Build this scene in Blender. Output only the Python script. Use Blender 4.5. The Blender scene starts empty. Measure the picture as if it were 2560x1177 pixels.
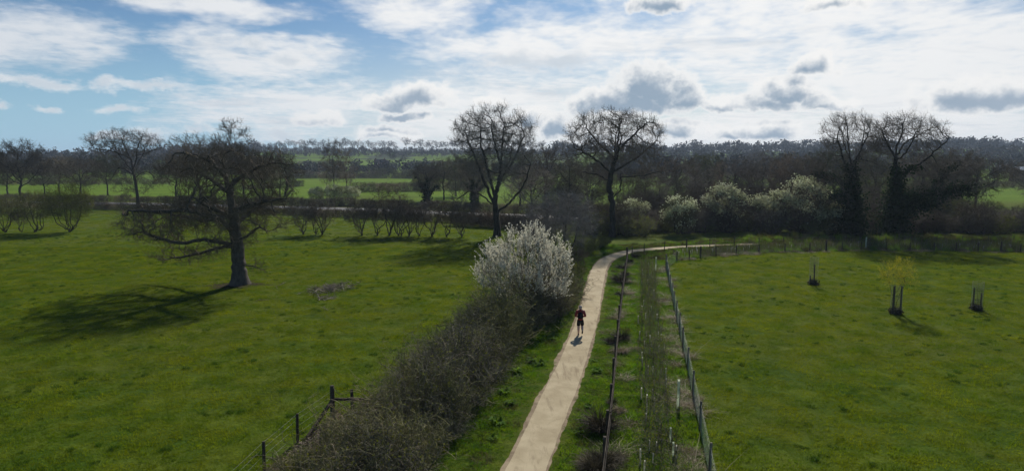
import bpy, bmesh, math, random
import numpy as np
from mathutils import Vector, Matrix

R = math.radians
scene = bpy.context.scene
COL = scene.collection
PI = math.pi

# ------------------------------------------------------------------ camera
CAM_H, PITCH, F_PX = 10.5, R(6.47), 1707.0        # drone about ten metres up, 24 mm lens
cam_d = bpy.data.cameras.new('camera')
cam_d.sensor_width = 36.0
cam_d.sensor_fit = 'HORIZONTAL'
cam_d.lens = 36.0 * F_PX / 2560.0
cam_d.clip_start = 0.3
cam_d.clip_end = 12000
cam = bpy.data.objects.new('camera', cam_d)
COL.objects.link(cam)
cam.location = (0, 0, CAM_H)
cam.rotation_euler = (PI / 2 - PITCH, 0, 0)
scene.camera = cam

# ------------------------------------------------------------------ light and exposure
SUN_EL, SUN_AZ = R(34.5), R(13)                   # azimuth clockwise from +Y: in front of the camera, a little to the right
SUN_STRENGTH, SKY_STRENGTH = 4.4, 0.06
BASE_TINT = (.60, .84, 1.09)
sun_d = bpy.data.lights.new('sun', 'SUN')
sun_d.energy = SUN_STRENGTH
sun_d.angle = R(1.6)
sun_d.color = (1.0, 0.95, 0.87)
sun = bpy.data.objects.new('sun', sun_d)
COL.objects.link(sun)
sdir = Vector((math.sin(SUN_AZ) * math.cos(SUN_EL), math.cos(SUN_AZ) * math.cos(SUN_EL), math.sin(SUN_EL)))
sun.rotation_euler = sdir.to_track_quat('Z', 'Y').to_euler()
sun.location = (60, 60, 90)

vs = scene.view_settings
vs.view_transform = 'Standard'
try: vs.look = 'None'
except Exception: pass
vs.exposure = 0.0
vs.gamma = 1.0
vs.use_curve_mapping = False
cy = scene.cycles
cy.max_bounces = 5
cy.diffuse_bounces = 3
cy.glossy_bounces = 2
cy.transmission_bounces = 3
cy.volume_bounces = 0
cy.transparent_max_bounces = 6
cy.use_denoising = True
cy.sample_clamp_indirect = 4.0

# ------------------------------------------------------------------ node expressions
class X:
    """a shader value; python arithmetic on it adds math nodes"""
    def __init__(s, t, k): s.t, s.k = t, k
    def _m(s, op, *a, clamp=False):
        n = s.t.nodes.new('ShaderNodeMath'); n.operation = op; n.use_clamp = clamp
        for i, q in enumerate((s,) + a):
            if isinstance(q, X): s.t.links.new(q.k, n.inputs[i])
            else: n.inputs[i].default_value = q
        return X(s.t, n.outputs[0])
    def __add__(s, o): return s._m('ADD', o)
    __radd__ = __add__
    def __mul__(s, o): return s._m('MULTIPLY', o)
    __rmul__ = __mul__
    def __sub__(s, o): return s._m('SUBTRACT', o)
    def __rsub__(s, o): return (s * -1.0) + o
    def __truediv__(s, o): return s._m('DIVIDE', o)
    def mx(s, o): return s._m('MAXIMUM', o)
    def mn(s, o): return s._m('MINIMUM', o)
    def fn(s, op, *a): return s._m(op, *a)
    def clamp(s): return s._m('ADD', 0.0, clamp=True)
    def step(s, a, b, o0=0.0, o1=1.0):
        n = s.t.nodes.new('ShaderNodeMapRange'); n.interpolation_type = 'SMOOTHSTEP'
        s.t.links.new(s.k, n.inputs[0])
        for i, q in ((1, a), (2, b), (3, o0), (4, o1)): n.inputs[i].default_value = q
        return X(s.t, n.outputs[0])
def vmath(t, op, a, b=None, c=None, out=0):
    n = t.nodes.new('ShaderNodeVectorMath'); n.operation = op
    for i, q in enumerate((a, b, c)):
        if q is None: continue
        if isinstance(q, X): t.links.new(q.k, n.inputs[i])
        else: n.inputs[i].default_value = q
    return X(t, n.outputs[out])
def vlen(t, a): return vmath(t, 'LENGTH', a, out='Value')
def vdot(t, a, b): return vmath(t, 'DOT_PRODUCT', a, b, out='Value')
def sep(t, v):
    n = t.nodes.new('ShaderNodeSeparateXYZ'); t.links.new(v.k, n.inputs[0])
    return [X(t, o) for o in n.outputs]
def comb(t, x, y, z=0.0):
    n = t.nodes.new('ShaderNodeCombineXYZ')
    for i, q in enumerate((x, y, z)):
        if isinstance(q, X): t.links.new(q.k, n.inputs[i])
        else: n.inputs[i].default_value = q
    return X(t, n.outputs[0])
def noise(t, v, scale, detail=3, rough=.5, dist=0.0, col=False):
    n = t.nodes.new('ShaderNodeTexNoise'); n.inputs['Scale'].default_value = scale
    n.inputs['Detail'].default_value = detail; n.inputs['Roughness'].default_value = rough
    n.inputs['Distortion'].default_value = dist
    if v is not None: t.links.new(v.k, n.inputs['Vector'])
    return X(t, n.outputs['Color' if col else 'Fac'])
def mix(t, f, a, b, mode='MIX'):
    n = t.nodes.new('ShaderNodeMix'); n.data_type = 'RGBA'; n.blend_type = mode; n.clamp_factor = True
    for i, q in ((0, f), (6, a), (7, b)):
        if isinstance(q, X): t.links.new(q.k, n.inputs[i])
        elif i == 0: n.inputs[i].default_value = q
        else: n.inputs[i].default_value = (*q, 1)
    return X(t, n.outputs[2])

def ray(px, py):
    dx, dy = (px - 1280) / F_PX, -(py - 588.5) / F_PX
    v = np.array((dx, math.cos(PITCH) + dy * math.sin(PITCH), -math.sin(PITCH) + dy * math.cos(PITCH)))
    return v / np.linalg.norm(v)
def azel(px, py):
    v = ray(px, py)
    return math.atan2(v[0], v[1]), math.asin(v[2])

# ------------------------------------------------------------------ sky
def build_world():
    w = bpy.data.worlds.new('World'); scene.world = w; w.use_nodes = True
    t = w.node_tree; t.nodes.clear()
    out = t.nodes.new('ShaderNodeOutputWorld'); bg = t.nodes.new('ShaderNodeBackground')
    t.links.new(bg.outputs[0], out.inputs[0]); bg.inputs[1].default_value = SKY_STRENGTH
    sky = t.nodes.new('ShaderNodeTexSky'); sky.sky_type = 'NISHITA'; sky.sun_disc = False
    sky.sun_elevation = SUN_EL; sky.sun_rotation = SUN_AZ
    sky.altitude = 100; sky.air_density = 1.0; sky.dust_density = 0.6; sky.ozone_density = 1.6
    tc = t.nodes.new('ShaderNodeTexCoord'); D = X(t, tc.outputs['Generated'])
    dx, dy, dz = sep(t, D)
    az = dx.fn('ARCTAN2', dy); el = dz.fn('ARCSINE')
    p = comb(t, az, el)
    K = 1.0 / SKY_STRENGTH
    def C(r, g, b): return (r * K, g * K, b * K)
    # the high thin sheet: fibres and ripples on a plane overhead
    zz = dz.mx(0.0) + 0.10
    pl = comb(t, dx / zz, dy / zz)
    rip = noise(t, vmath(t, 'MULTIPLY', pl, (1.0, 1.0, 1)), 2.4, 8, .60, .25)
    lumps = noise(t, vmath(t, 'MULTIPLY', p, (1, 1.7, 1)), 11, 7, .62, .3)
    mack = noise(t, vmath(t, 'MULTIPLY', pl, (1.0, .8, 1)), 11.0, 4, .55, .2)
    veil = noise(t, vmath(t, 'MULTIPLY', pl, (0.6, 0.8, 1)), 0.9, 3, .5, .3)
    # thick places of the sheet
    warp = vmath(t, 'SUBTRACT', noise(t, vmath(t, 'MULTIPLY', p, (1, 1.8, 1)), 5.0, 4, .6, col=True), (.5, .5, .5))
    ps = vmath(t, 'MULTIPLY_ADD', warp, (.20, .08, 0), p)
    sheet = [(1040, 10, 180, 80), (640, 150, 200, 60), (720, 270, 280, 70), (50, 85, 180, 60), (540, 25, 210, 34),
             (1300, 290, 420, 110), (1350, 110, 330, 60), (1950, 60, 560, 190), (2350, 210, 560, 190), (1750, 340, 700, 60)]
    cov = None
    for (cx, cy_, rx, ry) in sheet:
        u0, v0 = azel(cx, cy_); a, b = rx / F_PX, ry / F_PX
        q = vlen(t, vmath(t, 'MULTIPLY_ADD', ps, (1 / a, 1 / b, 0), (-u0 / a, -v0 / b, 0)))
        cov = q if cov is None else cov.mn(q)
    cov = (1.35 - cov).mx(-0.30).mn(0.9)
    # where no thick place is near, the sheet goes on in loose patches
    cov = cov * 0.80 + (veil - .5) * 0.6
    thin = (cov + (rip - 0.5) * .95 + (mack - .5) * .65 + (lumps - .5) * .95).step(0.04, 0.86)
    # towards the sun the sheet glares
    sd = vdot(t, D, tuple(sdir)).step(0.55, 1.0)
    sheet_col = mix(t, sd, C(.70, .74, .79), C(.97, .96, .94))
    lo = noise(t, vmath(t, 'MULTIPLY', pl, (.45, .9, 1)), 1.7, 7, .62, .4)
    sheet_col = mix(t, lo.step(.50, .72) * .60, sheet_col, C(.52, .585, .66))
    base = X(t, sky.outputs[0])
    base = mix(t, 1.0, base, BASE_TINT, 'MULTIPLY')
    # milky air above the horizon, under the clouds
    side = vdot(t, D, tuple(Vector((sdir.x, sdir.y, 0)).normalized())).step(0.80, 0.985)
    base = mix(t, el.step(-.02, 0.22, 0.85, 0.0), base, mix(t, side, C(.37, .61, .79), C(.76, .79, .80)))
    c = mix(t, thin * 0.95, base, sheet_col)
    # cumulus: flat bases, billowing tops
    w1 = vmath(t, 'SUBTRACT', noise(t, p, 20, 4, .58, col=True), (.5, .5, .5))
    pc = vmath(t, 'MULTIPLY_ADD', w1, (.060, .034, 0), p)
    cum = [(800, 298, 66, 30), (1045, 246, 105, 52), (975, 262, 100, 32), (965, 334, 84, 26), (1010, 294, 76, 18),
           (1550, 262, 175, 56), (1630, 222, 120, 80), (1705, 250, 95, 54), (1850, 260, 170, 30), (1960, 235, 105, 46),
           (2075, 260, 90, 26), (2030, 166, 66, 40), (2450, 250, 135, 58), (2570, 245, 120, 56),
           (1660, 10, 85, 42), (1330, 305, 52, 46), (1395, 325, 58, 46), (1920, 332, 90, 40), (1830, 335, 66, 30),
           (1690, 330, 80, 40), (1220, 256, 60, 18), (2090, 14, 90, 30)]
    white = [(110, 206, 105, 17), (275, 212, 46, 20), (370, 217, 110, 14), (297, 270, 56, 16), (128, 272, 30, 10), (5, 266, 34, 10),
             (700, 342, 100, 26), (497, 324, 56, 15), (280, 346, 66, 16), (380, 336, 72, 20), (632, 112, 46, 22), (718, 152, 66, 26), (1480, 342, 60, 20), (1290, 150, 150, 44), (1400, 148, 130, 34)]
    def blobs(lst, flat, pc):
        m = None
        for (cx, cy_, rx, ry) in lst:
            u0, v0 = azel(cx, cy_); a, b = rx / F_PX, ry / F_PX
            q = vmath(t, 'MULTIPLY_ADD', pc, (1 / a, 1 / b, 0), (-u0 / a, -v0 / b, 0))
            e = vlen(t, q).mx(vdot(t, q, (0, -flat, 0)))
            m = e if m is None else m.mn(e)
        return m
    # the same kind of heaps all round the horizon, outside the view as well
    ring = noise(t, vmath(t, 'MULTIPLY', pc, (1, 2.2, 1)), 5.2, 2, .5)
    ringm = (1.62 - ring * 1.25) + (el - 0.14).fn('ABSOLUTE') * 4.0 + dy.step(0.55, 0.75, 0.0, 1.0)
    dc = 1.0 - blobs(cum, 1.7, pc).mn(ringm)
    above = 1.0 - blobs(cum, 1.7, vmath(t, 'ADD', pc, (.005, .014, 0))).mn(ringm)
    dw = 1.0 - blobs(white, 1.1, pc)
    puff = noise(t, p, 34, 6, .60)
    wisp = noise(t, vmath(t, 'MULTIPLY', p, (1, 2.2, 1)), 42, 6, .66)
    dcn = dc + (puff - 0.5) * 1.05
    dwn = dw + (wisp - 0.5) * 1.5
    ac = dcn.step(-.04, 0.30)
    core = (above + (puff - .5) * 1.15).step(-.15, 0.60) * dcn.step(.05, .66)
    near_sun = vdot(t, D, tuple(Vector((sdir.x, sdir.y, 0)).normalized())).step(0.80, 0.97)
    core_col = mix(t, near_sun, C(.54, .60, .68), C(.27, .36, .465))
    rim_col = mix(t, near_sun, C(.82, .83, .84), C(.93, .925, .91))
    cc = mix(t, core, rim_col, core_col)
    aw = dwn.step(0.0, 0.85)
    wc = mix(t, (dw + (puff - .5) * 1.4).step(.15, .9), C(.82, .835, .85), C(.62, .68, .74))
    c = mix(t, aw * 0.9, c, wc)
    c = mix(t, ac * 0.93, c, cc)
    t.links.new(c.k, bg.inputs[0])
    w.cycles.sampling_method = 'MANUAL'
    w.cycles.sample_map_resolution = 512
build_world()

# ------------------------------------------------------------------ object helpers
def tag(o, label=None, cat=None, group=None, kind=None):
    if label: o['label'] = label
    if cat: o['category'] = cat
    if group: o['group'] = group
    if kind: o['kind'] = kind
    return o
def link(o, parent=None):
    COL.objects.link(o)
    if parent is not None: o.parent = parent
    return o
def empty(name, loc=(0, 0, 0), rz=0.0, sc=1.0):
    o = bpy.data.objects.new(name, None); o.empty_display_size = .3
    o.location = loc; o.rotation_euler = (0, 0, rz)
    o.scale = (sc,) * 3 if not isinstance(sc, (tuple, list)) else sc
    return link(o)
def mesh_np(name, parts, mat=None, smooth=True):
    """parts: list of (V, F) with F an (n,3) or (n,4) index array"""
    parts = [p for p in parts if p is not None and len(p[0]) and len(p[1])]
    me = bpy.data.meshes.new(name)
    off = 0; VV = []; loops = []; tot = []
    for V, F in parts:
        VV.append(np.asarray(V, np.float32).reshape(-1, 3)); F = np.asarray(F, np.int32)
        loops.append((F + off).ravel()); tot.append(np.full(len(F), F.shape[1], np.int32)); off += len(VV[-1])
    V = np.concatenate(VV); L = np.concatenate(loops); T = np.concatenate(tot)
    me.vertices.add(len(V)); me.vertices.foreach_set('co', V.ravel())
    me.loops.add(len(L)); me.loops.foreach_set('vertex_index', L)
    me.polygons.add(len(T)); me.polygons.foreach_set('loop_start', np.concatenate(([0], np.cumsum(T)[:-1])).astype(np.int32))
    me.polygons.foreach_set('loop_total', T)
    me.polygons.foreach_set('use_smooth', np.full(len(T), smooth, bool))
    me.update(calc_edges=True)
    if mat: me.materials.append(mat)
    return me
def obj(name, me, parent=None, loc=None):
    o = bpy.data.objects.new(name, me)
    if loc is not None: o.location = loc
    return link(o, parent)
def unit(v):
    n = np.linalg.norm(v, axis=-1, keepdims=True)
    return v / np.maximum(n, 1e-9)
REF = unit(np.array((0.83, 0.31, 0.46)))
def frames(d):
    u = REF - d * (d @ REF)[..., None]
    bad = np.linalg.norm(u, axis=-1) < 0.15
    if bad.any():
        alt = np.array((-.4, .9, .2)); u2 = alt - d * (d @ alt)[..., None]
        u = np.where(bad[..., None], u2, u)
    u = unit(u)
    return u, np.cross(d, u)
def tubes(P, Rd, sides=3, closed=False):
    """P (N,k,3) polylines, Rd (N,k) radii -> V,F"""
    P = np.asarray(P, float); Rd = np.asarray(Rd, float)
    N, k, _ = P.shape
    d = np.empty_like(P); d[:, 1:-1] = P[:, 2:] - P[:, :-2]; d[:, 0] = P[:, 1] - P[:, 0]; d[:, -1] = P[:, -1] - P[:, -2]
    d = unit(d); u, v = frames(d)
    a = np.arange(sides) * 2 * PI / sides
    ring = u[:, :, None] * np.cos(a)[:, None] + v[:, :, None] * np.sin(a)[:, None]
    V = P[:, :, None] + ring * Rd[:, :, None, None]
    idx = np.arange(N * k * sides).reshape(N, k, sides)
    A = idx[:, :-1]; B = idx[:, 1:]
    F = np.stack((A, np.roll(A, -1, 2), np.roll(B, -1, 2), B), -1)
    F = (F[:, :, :1] if sides == 2 else F).reshape(-1, 4)        # two sides: a thin blade, for the finest twigs
    out = [(V.reshape(-1, 3), F)]
    if closed and sides == 4: out.append((V.reshape(-1, 3), np.concatenate((idx[:, 0, ::-1], idx[:, -1]))))
    return out
def walk(rng, O, Dr, L, k, gnarl, pull=(0, 0, 0)):
    """random-walk polylines (N,k,3)"""
    N = len(O); P = np.empty((N, k, 3)); P[:, 0] = O; d = unit(Dr)
    for i in range(1, k):
        d = unit(d + rng.normal(0, gnarl, (N, 3)) + np.array(pull))
        P[:, i] = P[:, i - 1] + d * (L / (k - 1))[:, None]
    return P
def flakes(rng, pts, size, aspect=1.0, up=0.0):
    """small bent leaves: two triangles each, folded along the middle"""
    N = len(pts); n = rng.normal(0, 1, (N, 3)); n[:, 2] += up; n = unit(n)
    r = unit(np.cross(n, rng.normal(0, 1, (N, 3)))); s = np.cross(n, r)
    sz = (size * rng.uniform(.6, 1.4, N))[:, None]
    V = np.stack((pts - r * sz * aspect * .5, pts + s * sz * .5 + n * sz * .15, pts + r * sz * aspect * .5, pts - s * sz * .5 + n * sz * .15), 1).reshape(-1, 3)
    i = np.arange(N)[:, None] * 4
    return V, np.concatenate((i + np.array([[0, 1, 2]]), i + np.array([[0, 2, 3]])))
def boxes(specs):
    """axis boxes (x0,y0,z0,x1,y1,z1)"""
    Vs, Fs = [], []
    for k, (x0, y0, z0, x1, y1, z1) in enumerate(specs):
        Vs.append([(x0, y0, z0), (x1, y0, z0), (x1, y1, z0), (x0, y1, z0), (x0, y0, z1), (x1, y0, z1), (x1, y1, z1), (x0, y1, z1)])
        Fs.append(np.array([(0, 3, 2, 1), (4, 5, 6, 7), (0, 1, 5, 4), (1, 2, 6, 5), (2, 3, 7, 6), (3, 0, 4, 7)]) + 8 * k)
    return np.array(Vs, float).reshape(-1, 3), np.concatenate(Fs)
def beam(a, b, w, h=None):
    """a squared bar from a to b"""
    h = h or w; a = np.array(a, float); b = np.array(b, float); d = unit(b - a)
    up = np.array((0, 0, 1.0)) if abs(d[2]) < .9 else np.array((0, 1.0, 0))
    s = unit(np.cross(d, up)); n = np.cross(s, d)
    V = [c + s * sx * w / 2 + n * sn * h / 2 for c in (a, b) for sx, sn in ((-1, -1), (1, -1), (1, 1), (-1, 1))]
    F = [(0, 1, 5, 4), (1, 2, 6, 5), (2, 3, 7, 6), (3, 0, 4, 7), (3, 2, 1, 0), (4, 5, 6, 7)]
    return np.array(V), np.array(F)
def post_round(h, r, sides=10, tilt=0.0, rough=0.0, seed=0):
    """an upright round post with a chamfered, weather-split head"""
    g = np.random.default_rng(seed)
    zs = [0, h * .35, h * .7, h - r * .35, h]; rr = [r * 1.03, r, r * .97, r * .95, r * .72]
    a = np.arange(sides) * 2 * PI / sides
    V = [(rr[i] * (1 + rough * g.normal()) * math.cos(t) + tilt * z, rr[i] * math.sin(t), z) for i, z in enumerate(zs) for t in a]
    F = [(i * sides + j, i * sides + (j + 1) % sides, (i + 1) * sides + (j + 1) % sides, (i + 1) * sides + j) for i in range(len(zs) - 1) for j in range(sides)]
    V.append((tilt * h, 0, h + .004)); c = len(V) - 1; b = (len(zs) - 1) * sides
    T = [(b + j, b + (j + 1) % sides, c) for j in range(sides)]
    return [(np.array(V), np.array(F)), (np.array(V), np.array(T))]

# ------------------------------------------------------------------ materials
def mat_new(name):
    m = bpy.data.materials.new(name); m.use_nodes = True
    t = m.node_tree; b = t.nodes['Principled BSDF']
    return m, t, b
def pos_coord(t, obj_space=False):
    if obj_space:
        return X(t, t.nodes.new('ShaderNodeTexCoord').outputs['Object'])
    return X(t, t.nodes.new('ShaderNodeNewGeometry').outputs['Position'])
def bump(t, b, h, dist, strength=1.0):
    n = t.nodes.new('ShaderNodeBump'); n.inputs['Distance'].default_value = dist; n.inputs['Strength'].default_value = strength
    t.links.new(h.k, n.inputs['Height']); t.links.new(n.outputs[0], b.inputs['Normal'])
def simple(name, c1, c2, scale=4.0, rough=.9, spec=.2, detail=4, stretch=(1, 1, 1), bmp=0.0, var=0.0, objs=False):
    m, t, b = mat_new(name)
    p = vmath(t, 'MULTIPLY', pos_coord(t, objs), stretch)
    n = noise(t, p, scale, detail, .6)
    c = mix(t, n.step(.3, .7), c1, c2)
    if var:
        oi = t.nodes.new('ShaderNodeObjectInfo'); rv = X(t, oi.outputs['Random'])
        k = rv * (2 * var) + (1 - var); kk = comb(t, k, k, k)
        c = mix(t, 1.0, c, kk, 'MULTIPLY')
    t.links.new(c.k, b.inputs['Base Color'])
    b.inputs['Roughness'].default_value = rough; b.inputs['Specular IOR Level'].default_value = spec
    if bmp: bump(t, b, n, bmp)
    return m
def leafy(name, c1, c2, scale=1.5, trans=.45, tcol=None, rough=.7, spec=.25, var=.15):
    """thin leaves that let light through"""
    m, t, b = mat_new(name)
    p = pos_coord(t); n = noise(t, p, scale, 4, .65)
    c = mix(t, n.step(.32, .68), c1, c2)
    oi = t.nodes.new('ShaderNodeObjectInfo'); k = X(t, oi.outputs['Random']) * (2 * var) + (1 - var)
    c = mix(t, 1.0, c, comb(t, k, k, k), 'MULTIPLY')
    t.links.new(c.k, b.inputs['Base Color']); b.inputs['Roughness'].default_value = rough; b.inputs['Specular IOR Level'].default_value = spec
    tr = t.nodes.new('ShaderNodeBsdfTranslucent')
    tc = mix(t, 1.0, c, tcol or (1.0, 1.0, .6), 'MULTIPLY'); t.links.new(tc.k, tr.inputs[0])
    mx = t.nodes.new('ShaderNodeMixShader'); mx.inputs[0].default_value = trans
    t.links.new(b.outputs[0], mx.inputs[1]); t.links.new(tr.outputs[0], mx.inputs[2])
    t.links.new(mx.outputs[0], t.nodes['Material Output'].inputs[0])
    return m

M = {}
M['bark'] = simple('bark', (.032, .028, .022), (.070, .062, .048), 6, .95, .1, 5, (1, 1, .35), .03)
M['bark_pale'] = simple('bark_pale', (.070, .060, .048), (.125, .110, .088), 5, .95, .1, 5, (1, 1, .35), .03)
M['twig'] = simple('twig', (.105, .082, .056), (.185, .147, .100), 1.2, .9, .15, var=.2)
M['twig_warm'] = simple('twig_warm', (.18, .135, .085), (.31, .235, .15), 1.0, .9, .2, var=.2)
M['twig_olive'] = simple('twig_olive', (.115, .112, .048), (.21, .20, .085), 1.0, .9, .15, var=.2)
M['twig_grey'] = simple('twig_grey', (.14, .12, .095), (.27, .24, .195), 2.0, .85, .2, var=.15)
M['hedge_twig'] = simple('hedge_twig', (.080, .073, .050), (.25, .225, .155), .8, .85, .2, var=.40)
M['moss_twig'] = simple('moss_twig', (.10, .100, .042), (.30, .275, .115), .8, .85, .2, var=.40)
M['far_twig'] = simple('far_twig', (.050, .048, .045), (.17, .14, .110), .028, .95, .05, 5, var=.3)
M['ivy'] = leafy('ivy', (.014, .028, .009), (.036, .060, .018), 2.5, .18, rough=.8, spec=.08)
M['blossom'] = leafy('blossom', (.72, .69, .57), (.86, .83, .73), 2, .5, (1, 1, .92), .8, .1)
M['blossom_green'] = leafy('blossom_green', (.50, .54, .32), (.78, .79, .62), .5, .5, (1, 1, .85), .8, .1)
M['young_leaf'] = leafy('young_leaf', (.22, .24, .02), (.36, .34, .03), 3, .6, (1.3, 1.2, .4))
M['bud_leaf'] = leafy('bud_leaf', (.085, .115, .022), (.17, .19, .04), 1.2, .5, (1.3, 1.2, .4))
M['grass'] = leafy('grass', (.064, .132, .009), (.130, .186, .012), .5, .58, (1.78, 1.42, .26), .9, .06, .16)
M['grass_dark'] = leafy('grass_dark', (.028, .076, .007), (.060, .120, .012), 1.2, .4, (1.2, 1.2, .4), .9, .08, .25)
M['lush'] = leafy('lush', (.065, .165, .012), (.145, .245, .022), 1.3, .52, (1.4, 1.25, .35), .85, .12, .25)
M['rough'] = leafy('rough', (.060, .072, .022), (.150, .135, .055), 1.6, .3, (1.2, 1.15, .5), .9, .08, .3)  # dry grass tone, with the belt trees' shade painted into it
M['cane'] = simple('cane', (.16, .125, .085), (.36, .29, .20), 1.5, .8, .2, var=.3)
M['dead'] = leafy('dead', (.22, .165, .095), (.42, .34, .215), 2.2, .2, (1, 1, .8), var=.2)
M['sedge'] = leafy('sedge', (.035, .030, .014), (.105, .082, .038), 2.2, .15, (1, 1, .8), var=.2)
M['litter'] = leafy('litter', (.10, .070, .045), (.26, .19, .13), 5, .1, (1, 1, .8))
M['post'] = simple('post', (.13, .105, .072), (.27, .23, .165), 9, .9, .15, 5, (1, 1, .2), .01)
M['post_dark'] = simple('post_dark', (.040, .032, .024), (.10, .082, .062), 9, .9, .15, 5, (1, 1, .2), .01)
M['rail'] = simple('rail', (.045, .038, .029), (.11, .092, .070), 7, .98, .03, 5, (1, .2, 1), .008)
M['wire'] = simple('wire', (.16, .18, .15), (.26, .28, .24), 5, .45, .5)
M['net'] = simple('net', (.26, .32, .23), (.36, .42, .31), 5, .5, .4)
M['tube'] = leafy('tube', (.74, .80, .68), (.84, .86, .76), 3, .65, (1, 1, .95), var=.05)
M['tube_small'] = leafy('tube_small', (.50, .50, .43), (.72, .71, .62), 3, .6, (1, 1, .95), var=.25)
M['stick'] = simple('stick', (.10, .08, .055), (.42, .36, .26), 1.3, .85, .2, var=.2)
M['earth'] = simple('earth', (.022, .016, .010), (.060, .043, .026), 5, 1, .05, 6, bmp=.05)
M['jacket'] = simple('jacket', (.26, .024, .026), (.36, .040, .040), 8, .75, .3, objs=True)
M['black_cloth'] = simple('black_cloth', (.007, .007, .008), (.014, .014, .016), 8, .85, .2, objs=True)
M['skin'] = simple('skin', (.64, .42, .33), (.74, .50, .40), 10, .6, .3, objs=True)
M['hair'] = simple('hair', (.36, .32, .29), (.52, .48, .45), 30, .8, .2, objs=True)
M['brick'] = simple('brick', (.16, .075, .052), (.24, .12, .085), 2, .95, .1)
M['tile'] = simple('tile', (.085, .05, .04), (.13, .085, .07), 2, .9, .1)
M['sheet_metal'] = simple('sheet_metal', (.55, .55, .54), (.68, .68, .67), 1, .4, .5)
M['render_wall'] = simple('render_wall', (.42, .40, .36), (.55, .53, .48), 1, .9, .1)
M['glass'] = simple('glass', (.03, .035, .04), (.05, .055, .06), 1, .1, .8)
M['white_paint'] = simple('white_paint', (.70, .70, .68), (.80, .80, .78), 1, .6, .3)
# ------------------------------------------------------------------ terrain
def ridge_gain(x, y):
    a = np.degrees(np.arctan2(x, np.maximum(y, 1)))
    return np.interp(a, [-60, -34, -29, -24, -20, 0, 10, 22, 32, 60], [.30, .34, .45, .85, 1.0, 1.0, .93, .98, 1.12, 1.1])
def ter(x, y):
    x = np.asarray(x, float); y = np.asarray(y, float)
    r = np.hypot(x * .75, np.maximum(y, 0))
    h = np.interp(r, [0, 175, 230, 300, 380, 520, 620, 720, 850, 1000, 1100, 1500, 2200, 4000], [0, 0, -.3, .1, -.2, .8, 2.6, 6, 13.5, 20, 21, 13, 4, 0])
    g = np.where(r > 450, 1 + (ridge_gain(x, y) - 1) * np.clip((r - 450) / 350, 0, 1), 1)
    roll = np.clip((r - 180) / 250, 0, 1) * (np.sin(x * .011 + 1.3) * np.cos(y * .009) * .5)
    return h * g + roll
def G(px, py, zt=0.0):
    """the point of the ground seen at a place in the picture"""
    v = ray(px, py)
    if v[2] < -1e-4:
        s = (zt - CAM_H) / v[2]
        if s * v[1] < 170: return np.array((v[0] * s, v[1] * s, 0.0))
    s = np.linspace(120, 2500, 4800)
    z = CAM_H + v[2] * s - ter(v[0] * s, v[1] * s)
    k = np.argmax(z < 0) if (z < 0).any() else -1
    return np.array((v[0] * s[k], v[1] * s[k], float(ter(v[0] * s[k], v[1] * s[k]))))
def AT(px, d):
    """the ground point at depth d on the bearing of a picture column"""
    x = (px - 1280) / F_PX * d * 1.0
    return np.array((x, d, float(ter(x, d))))
def smooth_line(pts, n=8):
    P = np.array(pts, float); P = np.concatenate((2 * P[:1] - P[1:2], P, 2 * P[-1:] - P[-2:-1])); out = []
    for i in range(1, len(P) - 2):
        a, b, c, d = P[i - 1:i + 3]
        for t in np.arange(n) / n:
            out.append(.5 * ((2 * b) + (c - a) * t + (2 * a - 5 * b + 4 * c - d) * t * t + (3 * b - a - 3 * c + d) * t ** 3))
    out.append(P[-2]); return np.array(out)
def pdist(pts, line):
    """distance of points (N,2) to a polyline (k,2), and the side (+ right of travel)"""
    best = np.full(len(pts), 1e9); side = np.zeros(len(pts))
    for a, b in zip(line[:-1, :2], line[1:, :2]):
        ab = b - a; t = np.clip(((pts - a) @ ab) / max(ab @ ab, 1e-9), 0, 1)
        q = pts - (a + t[:, None] * ab); d = np.hypot(q[:, 0], q[:, 1]); m = d < best
        best[m] = d[m]; side[m] = np.sign(q[m, 0] * ab[1] - q[m, 1] * ab[0])
    return best, side

PATH_PX = [(1312, 1177), (1347, 1097), (1379, 1021), (1416, 941), (1446, 860), (1457, 831), (1476, 766), (1490, 701), (1500, 669), (1514, 652), (1536, 640),
           (1568, 630), (1605, 625), (1670, 619.5), (1750, 615), (1850, 612), (2000, 609), (2300, 607), (2600, 606)]
path_w = [G(*p)[:2] for p in PATH_PX]
p0, p1 = path_w[0], path_w[1]
path_w = [p0 + (p0 - p1) / np.linalg.norm(p1 - p0) * q for q in (34, 31, 28, 25, 22, 19, 16, 13, 10, 7.5, 5, 2.5)] + path_w
PATH = smooth_line(path_w, 10)
PATH_W = 1.44

def ribbon(line, width, z, wob=0.0, seed=0, cols=2):
    g = np.random.default_rng(seed); L = np.asarray(line)[:, :2]
    # resample evenly
    s = np.concatenate(([0], np.cumsum(np.linalg.norm(np.diff(L, axis=0), axis=1)))); n = int(s[-1] / .22) + 2
    q = np.linspace(0, s[-1], n); L = np.stack((np.interp(q, s, L[:, 0]), np.interp(q, s, L[:, 1])), 1)
    t = np.gradient(L, axis=0); t /= np.linalg.norm(t, axis=1, keepdims=True); nn = np.stack((t[:, 1], -t[:, 0]), 1)
    def jit():
        a = g.normal(0, 1, n); return (np.convolve(a, np.ones(19) / 19 ** .5, 'same') * .9 + np.convolve(g.normal(0, 1, n), np.ones(5) / 5 ** .5, 'same') * .35) * wob
    wl, wr = width / 2 + jit(), width / 2 + jit()
    V = []
    for k in range(cols + 1):
        f = k / cols; off = -wl * (1 - f) + wr * f; q2 = L + nn * off[:, None]
        V.append(np.column_stack((q2, ter(q2[:, 0], q2[:, 1]) + z)))
    V = np.stack(V, 1); idx = np.arange(n * (cols + 1)).reshape(n, cols + 1)
    F = np.stack((idx[:-1, :-1], idx[:-1, 1:], idx[1:, 1:], idx[1:, :-1]), -1).reshape(-1, 4)
    return V.reshape(-1, 3), F

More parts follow.
